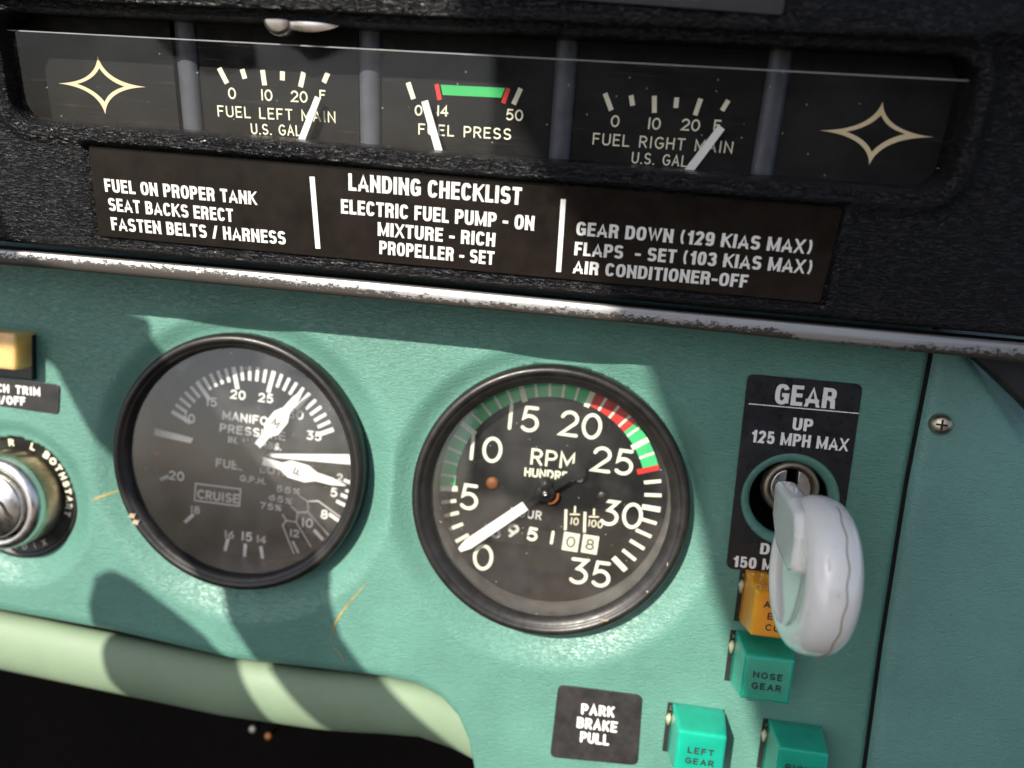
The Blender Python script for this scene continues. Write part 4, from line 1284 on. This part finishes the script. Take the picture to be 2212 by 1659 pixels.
vv = [tuple(v.co) for v in bm.verts]; ff = [tuple(v.index for v in f.verts) for f in bm.faces]
bm.free()
mb = MB(); mb.add(vv, ff); mb.build('plate', M['gear_placard'], gp)
GP = Plane((0, -0.55, 0))
for (t, p, q_, hh, of) in (('GEAR', z6(712, 948), z6(1078, 980), 44, 0.035), ('UP', z6(820, 1105), z6(940, 1116), 27, 0.03), ('125 MPH MAX', z6(575, 1178), z6(1152, 1234), 27, 0.03),
                       ('DOWN', zg(226, 1018), zg(470, 1042), 24, 0.03), ('150 MPH MAX', zg(85, 1085), zg(590, 1138), 24, 0.03)):
    mb = MB(); font_text(mb, GP, t, p, q_, hh, 0.08); mb.build('lettering', M['white'], gp)
mb = MB(); bar_px(mb, GP, z6(556, 947), z6(557, 952), 1, 0.07)
mb = MB(); a = V2(GP.px(*z6(560, 948), 0.08)); b = V2(GP.px(*z6(1220, 1006), 0.08)); mb.ribbon(GP, [a, b], 0.3, 0.08, caps=False); mb.build('rule_line', M['white'], gp)

mb = MB(); mb.lathe((SOCK.x, 0, SOCK.y), (0, -1, 0), [(14.6, -0.25), (14.2, 0.12), (13.5, 0.1), (12.5, -0.35), (11.7, -1.2), (11.3, -2.6), (11.2, -6)], 80)
mb.build('lever_bush', M['teal'], panel, True)
lev = thing('gear_lever', 'landing gear lever with milky white wheel shaped knob', 'lever', (SOCK.x, 0, SOCK.y))
mb = MB(); cc = V2(Plane((0, 3, 0)).px(*zg(385, 668)))
mb.lathe((cc.x, 3, cc.y), (0, -1, 0), [(8.4, -9), (8.4, 1.0), (8.0, 2.0), (7.2, 2.3), (6.4, 2.0), (6.0, 0.5), (5.9, -8)], 64)
mb.build('collar',  plain('dull_grey_brass', (0.26, 0.22, 0.17), 0.42, 0.9, var=0.3, grain=0.03), lev, True)
mb2 = MB(); mb2.lathe((SOCK.x, 0, SOCK.y), (0, -1, 0), [(11.15, -1.6), (11.1, -4.5), (0.02, -4.6)], 64)
mb2.build('socket_hole', M['dark'], lev, True)  # black cup carries the hole's shade in its colour
mb = MB()
for s_ in (-1, 1):
    pts = []
    for k in range(13):
        t = R(90 - 180 * k / 12)
        pts.append(Vector((cc.x + s_ * (1.7 + 4.2 * max(0, math.cos(t))), 2.0, cc.y + 5.4 * math.sin(t))))
    mb.prism(pts, (0, 1, 0), 5)
mb.build('slot_guide', M['steel'], lev, bevel=0.3)
KC = Vector((0, -38, 0)); kq = Plane((0, -38, 0)).px(*zg(503, 1124)); KC = Vector((kq[0], -38, kq[1]))
mb = MB()
sh0 = Vector((cc.x, 4, cc.y)); sh1 = Vector((KC.x - 5.5, -22, KC.z + 10))
mb.tube([sh0, sh0.lerp(sh1, 0.5), sh1], 2.2, 20)
mb.build('shaft', plain('dark_steel_shaft', (0.10, 0.095, 0.09), 0.4, 0.9), lev, True)
mb = MB()
prof = []
RW, HW = 20.0, 6.5
prof += [(0.02, -HW + 1.5), (6.0, -HW + 1.5), (9.0, -HW + 1.3), (11.6, -HW + 0.8), (13.2, -HW + 0.25)]
for k in range(15):
    t = R(-90 + 180 * k / 14)
    sx_ = math.copysign(abs(math.sin(t)) ** 0.85, math.sin(t)); cx_ = abs(math.cos(t)) ** 0.8
    prof.append((13.6 + 6.4 * cx_, HW * sx_))
prof += [(13.3, HW - 0.1), (12.2, HW - 1.0), (10.5, HW - 2.6), (0.02, HW - 3.2)]
KA = Vector((1, 0.04, -0.02))
mb.lathe(KC, KA, prof, 96)
kn = mb.build('knob', M['knob'], lev, True)
mb = MB()                                                   # moulding seam round the tread
pts = []
for k in range(40):
    t = R(15 + 150 * k / 39)
    ax = KA.normalized(); u_ = Vector((0, 0, 1)); u_ = (u_ - ax * u_.dot(ax)).normalized(); w_ = ax.cross(u_)
    pts.append(KC + ax * (1.2 + 0.25 * math.sin(k * 1.1)) + (u_ * math.cos(t) + w_ * math.sin(t)) * 20.02)
mb.tube(pts, 0.14, 8)
mb.build('mould_seam', plain('dirty_seam', (0.26, 0.21, 0.14), 0.7), kn)
# cast strut fairing on the left of the wheel
mb = MB()
xk = KC.x - HW - 1.2
pts = [(xk, KC.y + 19, KC.z + 19.0), (xk, KC.y + 3, KC.z + 18.5), (xk, KC.y - 5, KC.z + 17.0), (xk, KC.y - 9, KC.z + 12.0), (xk, KC.y - 9.5, KC.z + 3.0), (xk, KC.y - 4, KC.z + 1.0), (xk, KC.y + 9, KC.z + 3), (xk, KC.y + 17, KC.z + 9)]
mb.prism([Vector(p) for p in pts], (1, 0, 0), 6.0)
mb.build('strut_fairing', M['knob'], lev, smooth=False, bevel=1.8, seg=4)

# ================================================================== ANNUNCIATOR LIGHTS
def light_lens(loc):
    mb = MB()
    w0, h0, w1, h1, dp = 8.0, 8.3, 7.1, 6.9, 13.0
    vv = []
    for (w, hh, y) in ((w0, h0, 0.5), (w0, h0, -3.0), (w1, h1, -dp)):
        for (i, j) in ((-1, -1), (1, -1), (1, 1), (-1, 1)): vv.append(Vector((loc[0] + i * w, y, loc[2] + j * hh)))
    ff = [(8, 9, 10, 11), (0, 3, 2, 1)]
    for k in range(2):
        for i in range(4):
            j = (i + 1) % 4
            ff.append((k * 4 + i, k * 4 + j, k * 4 + 4 + j, k * 4 + 4 + i))
    mb.add(vv, ff)
    return mb
LY = -13.0
LP_ = Plane((0, LY, 0))
def light_pos(tlpx):
    a, b = LP_.px(*tlpx)
    return Vector((a + 6.9, 0, b - 6.6))
def make_light(name, label, loc, mat, words, group=None):
    r = thing(name, label, 'warning light', loc, group)
    light_lens(loc).build('lens', mat, r, bevel=0.7, seg=3, angle=12)
    mb = MB()
    mb.box((loc[0] - 0.6, 0.3, loc[2] - 0.3), (8.8, 0, 0), (0, 0.5, 0), (0, 0, 8.4))
    mb.build('socket', M['dirt'], r)
    mb = MB()
    mb.tube([Vector((loc[0] - 8.4, -0.6, loc[2] + 7.0)), Vector((loc[0] - 8.9, -1.6, loc[2] + 4)), Vector((loc[0] - 8.6, -0.8, loc[2] + 1.0))], [0.5, 0.9, 0.5], 12)
    mb.build('clip', M['clip'], r, True)
    letter_light(r, loc, words)
    return r
def letter_light(r, loc, words):
    mb = MB(); n = len(words)
    for i, t in enumerate(words):
        hh = 2.05; z = loc[2] + (n - 1) * 1.75 - i * 3.45 - hh / 2 - (0.6 if n == 2 else 0.4)
        _, W = layout(t, 0.42); w = W * hh * 1.08
        stroke_text(mb, LP_, t, (loc[0] - w / 2, z), (loc[0] + w / 2, z), hh, 0.40, 0.06, 0.42)
    mb.build('lettering', M['ink'], r)
GRP = 'square green gear lights'
pn = light_pos(z9(545, 985))
make_light('warning_light', 'amber square light half hidden behind the white gear lever knob', light_pos(z9(608, 600)), M['lens_amber'], ['AUTO', 'EXT', 'CUT'])
nose = make_light('gear_light', 'green square light marked NOSE GEAR below the amber one', pn, M['lens_green'], ['NOSE', 'GEAR'], GRP)
for (lab, tl_, words) in (('green square light marked LEFT GEAR, the sunlit one at the bottom', z9(145, 1440), ['LEFT', 'GEAR']), ('green square light cut by the bottom edge, marked RIGHT', z9(750, 1545), ['RIGHT', 'GEAR'])):
    c = nose.copy(); COL.objects.link(c); lc = light_pos(tl_)
    c.location = lc * S; c['label'] = lab
    for ch in nose.children:
        if ch.name.startswith('lettering'): continue
        d = ch.copy(); COL.objects.link(d); d.parent = c
    letter_light(c, lc, words)

# ================================================================== PARK BRAKE PLACARD, TRIM PLACARD, ROCKER
pk = G.px(1290, 1560)
pb = thing('park_brake_placard', 'small black PARK BRAKE PULL placard on the green panel', 'placard', (pk[0], 0, pk[1]))
mb = MB(); mb.prism([G.P(a, b, -0.1) for a, b in round_quad([G.px(*p) for p in ((1188, 1634), (1377, 1652), (1388, 1501), (1206, 1478))], 2.2)], G.n, 0.55)
mb.build('plate', plain('worn_black_placard', (0.022, 0.020, 0.020), 0.6, var=0.45), pb, bevel=0.12)
KP = Plane((0, -0.45, 0))
for (t, p, q_, hh) in (('PARK', z8(1527, 1338), z8(1712, 1356), 24), ('BRAKE', z8(1500, 1418), z8(1728, 1447), 24), ('PULL', z8(1520, 1505), z8(1680, 1524), 24)):
    mb = MB(); stext_px(mb, KP, t, p, q_, hh, 0.85, 0.08, 0.42); mb.build('lettering', M['white'], pb)

pt = G.px(60, 855)
tp_ = thing('trim_placard', 'black PITCH TRIM switch placard cut by the left edge', 'placard', (pt[0], 0, pt[1]))
mb = MB(); mb.prism([G.P(a, b, -0.1) for a, b in round_quad([G.px(*p) for p in ((-95, 862), (128, 895), (131, 831), (-95, 804))], 1.6)], G.n, 0.5)
mb.build('plate', plain('creased_placard', (0.020, 0.019, 0.020), 0.38, var=0.4, grain=0.25, gscale=140), tp_, bevel=0.1)
TP2 = Plane((0, -0.4, 0))
for (t, p, q_, hh) in (('PITCH TRIM', zi(-125, 428), zi(238, 465), 19), ('ON/OFF', zi(-75, 506), zi(150, 522), 19)):
    mb = MB(); stext_px(mb, TP2, t, p, q_, hh, 0.75, 0.08, 0.42); mb.build('lettering', M['white'], tp_)

rk = G.px(-10, 770)
rs = thing('rocker_switch', 'amber rocker switch above the PITCH TRIM placard, cut by the left edge', 'switch', (rk[0], 0, rk[1]))
a_, b_ = Plane((0, -9, 0)).px(32, 720); a2, b2 = Plane((0, -9, 0)).px(33, 801)
mb = MB(); mb.prism([Vector((a_ - 16, 0.5, b2)), Vector((a_, 0.5, b2)), Vector((a_, 0.5, b_)), Vector((a_ - 16, 0.5, b_))], (0, -1, 0), 9.5)
mb.build('rocker', M['rocker'], rs, bevel=1.0, seg=3)
mb = MB(); mb.prism([Vector((a_ - 18, 0.4, b2 - 4.0)), Vector((a_ + 0.2, 0.4, b2 - 4.0)), Vector((a_ + 0.2, 0.4, b_ - 1)), Vector((a_ - 18, 0.4, b_ - 1))], (0, -1, 0), 2.2)
mb.build('base', M['black'], rs, bevel=0.4)

# ================================================================== IGNITION SWITCH
ig = thing('ignition_switch', 'round ignition key switch with knurled silver ring, cut by the left edge', 'switch', (IGN.x, 4, IGN.y))
IY = 4.0
IP = Plane((IGN.x, IY, IGN.y))
mb = MB(); mb.lathe((IGN.x, 0, IGN.y), (0, -1, 0), [(22.5, -8), (22.3, -IY + 0.6), (21.3, -IY + 1.0), (20.4, -IY + 0.3), (20.0, -IY), (0.02, -IY)], 96)
mb.build('plate', M['bezel'], ig, True)
mb = MB(); n = 120; vv = []; ff = []
levels = [(16.4, 4.0), (16.4, 3.2), (16.2, -2.6), (15.9, -4.0)]
for (r, y) in levels:
    for k in range(2 * n):
        t = 2 * math.pi * k / (2 * n); rr = r - (0.45 if k % 2 else 0.0) * (1 if y > -5 else 0.0)
        vv.append((IGN.x + rr * math.cos(t), y, IGN.y + rr * math.sin(t)))
for j in range(len(levels) - 1):
    for k in range(2 * n):
        k2 = (k + 1) % (2 * n); ff.append((j * 2 * n + k, j * 2 * n + k2, (j + 1) * 2 * n + k2, (j + 1) * 2 * n + k))
mb.add(vv, ff); mb.build('knurled_ring', M['brass'], ig)
mb = MB(); mb.lathe((IGN.x, 0, IGN.y), (0, -1, 0), [(15.9, 3.9), (15.8, 5.2), (15.6, 6.8), (14.2, 7.8), (12.9, 8.1), (12.4, 7.8), (12.2, 6.8), (12.1, 2)], 80)
mb.build('silver_collar', M['chrome'], ig, True)
mb = MB(); mb.lathe((IGN.x, 0, IGN.y), (0, -1, 0), [(11.0, 2), (11.0, 8.8), (10.6, 9.4), (0.02, 9.5)], 64)
lk = mb.build('lock_cylinder', M['steel'], ig, True)
mb = MB(); KYP = Plane((IGN.x + 5.0, -9.5, IGN.y + 0.5))
mb.ribbon(KYP, [(-2.6, 3.4), (-1.4, 1.6), (-0.2, 0.9), (0.8, -0.6), (1.6, -2.2), (3.0, -3.4)], 1.2, 0.06); mb.build('keyway', M['dirt'], lk)
def ring_text(mb, text, a0, a1, r, hgt, sw):
    n = len(text)
    for i, ch in enumerate(text):
        a_ = a0 + (a1 - a0) * (i / max(1, n - 1)); t = R(a_); d = V2((math.sin(t), -math.cos(t))); c = V2((math.cos(t), math.sin(t))) * r
        _, W = layout(ch, 0.3); w = W * hgt
        stroke_text(mb, IP, ch, c - d * w / 2, c + d * w / 2, hgt, sw, 0.15)
mb = MB(); ring_text(mb, 'R', 98, 98, 17.3, 2.6, 0.6); ring_text(mb, 'L', 73, 73, 17.3, 2.6, 0.6); ring_text(mb, 'BOTH', 56, 28, 17.2, 2.6, 0.75); ring_text(mb, 'START', 19, -14, 17.3, 2.4, 0.7)
mb.build('lettering', M['cream'], ig)
mb = MB()
for i, ch in enumerate('BENDIX'):
    a_ = 240 + 60 * i / 5; t = R(a_); d = V2((-math.sin(t), math.cos(t))); c = V2((math.cos(t), math.sin(t))) * 19.4
    _, W = layout(ch, 0.3); w = W * 2.2
    stroke_text(mb, IP, ch, c - d * w / 2, c + d * w / 2, 2.2, 0.45, 0.15)
mb.build('maker_lettering', M['cream'], ig)

# ================================================================== SMALL THINGS IN THE FOOTWELL
FW = Plane((0, 60, 0))
for (p, lab, mt) in ((z4(1518, 1440 + 530), 'small pale screw head glinting in the dark footwell, left of a pair', 'steel'), (z4(1610, 1455 + 530), 'small pinkish screw head glinting in the dark footwell, right of a pair', 'chip')):
    pass
for (p, lab, mt) in (((546, 1575), 'small pale screw head glinting in the dark footwell, left of the pair', 'flange'), ((580, 1590), 'small pinkish screw head glinting in the dark footwell, right of the pair', 'chip')):
    q = FW.px(*p); mb = MB()
    mb.lathe((q[0], 60, q[1]), (0, -1, 0.25), [(0.02, 1.2), (0.8, 1.1), (1.3, 0.6), (1.5, 0), (0.9, -0.1), (0.9, -30)], 24)
    o = mb.build('screw_head', M['flange'] if mt == 'flange' else M['rust'], None, True, loc=(q[0], 60, q[1])); top(o, lab, 'screw', 'screw heads in the footwell')

# ================================================================== OUTSIDE THE FRAME: unseen slabs added to shade the panel, and what shows in the glass
def shade(outline, dist, thick, name, mat, label, cat):  # unseen slab cut to a shadow's outline, moved back towards the sun
    pts = [Vector((G.px(*p)[0], 0, G.px(*p)[1])) - SUN * dist for p in outline]
    mb = MB(); mb.prism(pts, -SUN, thick)
    o = mb.build(name, mat, None, loc=sum(pts, Vector((0, 0, 0))) / len(pts), bevel=2, seg=3)
    top(o, label, cat); return o
shade([(-500, 200), (-500, 778), (42, 780), (113, 783), (148, 850), (188, 925), (270, 1050), (360, 1160), (455, 1265), (500, 1350), (560, 1440), (680, 1560), (820, 1680), (1000, 1640), (900, 1550), (790, 1450), (735, 1375), (712, 1290), (690, 1200), (610, 1060), (500, 930), (400, 815), (328, 742), (326, 690), (215, 650), (190, 400), (170, 200)],
      350, 22, 'control_yoke', M['yoke'], 'dark control yoke arm casting the slanting shadow over the manifold gauge', 'control yoke')
shade([(190, 1305), (205, 1245), (240, 1228), (290, 1255), (370, 1315), (440, 1370), (500, 1440), (560, 1530), (620, 1640), (420, 1640), (300, 1560), (235, 1470), (208, 1400)],
      340, 22, 'yoke_grip', M['yoke'], 'dark rounded yoke grip casting the thumb shaped shadow beside the ignition switch', 'control yoke')
shade([(780, -400), (1000, 0), (1200, 420), (1330, 650), (1395, 800), (1450, 950), (1500, 1120), (1535, 1270), (1585, 1420), (1640, 1600), (1700, 1800), (2900, 1800), (2900, -400)],
      800, 30, 'windscreen_post', M['yoke'], 'dark windscreen post in front of the panel that keeps its right side in shade', 'windscreen post')

mb = MB()                                                   # seat cushion behind the camera, seen in the gauge glass
NXs, NZs = 48, 30
vv = []; ff = []
for j in range(NZs + 1):
    for i in range(NXs + 1):
        x = -420 + 900 * i / NXs; t = j / NZs; y = -400 - 470 * t
        edge_ = min(1.0, min(i, NXs - i) / 4.0, min(j, NZs - j) / 3.0)
        z = -335 + 14 * abs(math.sin((x + 30) / 62.0)) + 10 * t - 45 * (1 - edge_) ** 2 + 0.03 * (x + 420) * -1.0
        vv.append((x, y, z))
for j in range(NZs):
    for i in range(NXs):
        k = j * (NXs + 1) + i
        ff.append((k, k + 1, k + NXs + 2, k + NXs + 1))
base_n = len(vv)
vv += [(v[0], v[1], v[2] - 110) for v in vv]
ff += [tuple(q + base_n for q in reversed(f)) for f in ff]
mb.add(vv, ff)
o = mb.build('pilot_seat', M['seat'], None, True, loc=(30, -640, -440))
top(o, 'brown ribbed seat cushion behind the camera, reflected in the gauge glass', 'seat')
mb = MB(); mb.box((425, -1400, -410), (675, 0, 0), (0, 15, 0), (0, 0, 390))
o = mb.build('cabin_bulkhead', plain('dark_headliner', (0.035, 0.035, 0.037), 0.9), None, loc=(425, -1400, -800), bevel=20)
top(o, 'dark grey cabin bulkhead beyond the brown seat cushion', 'bulkhead')
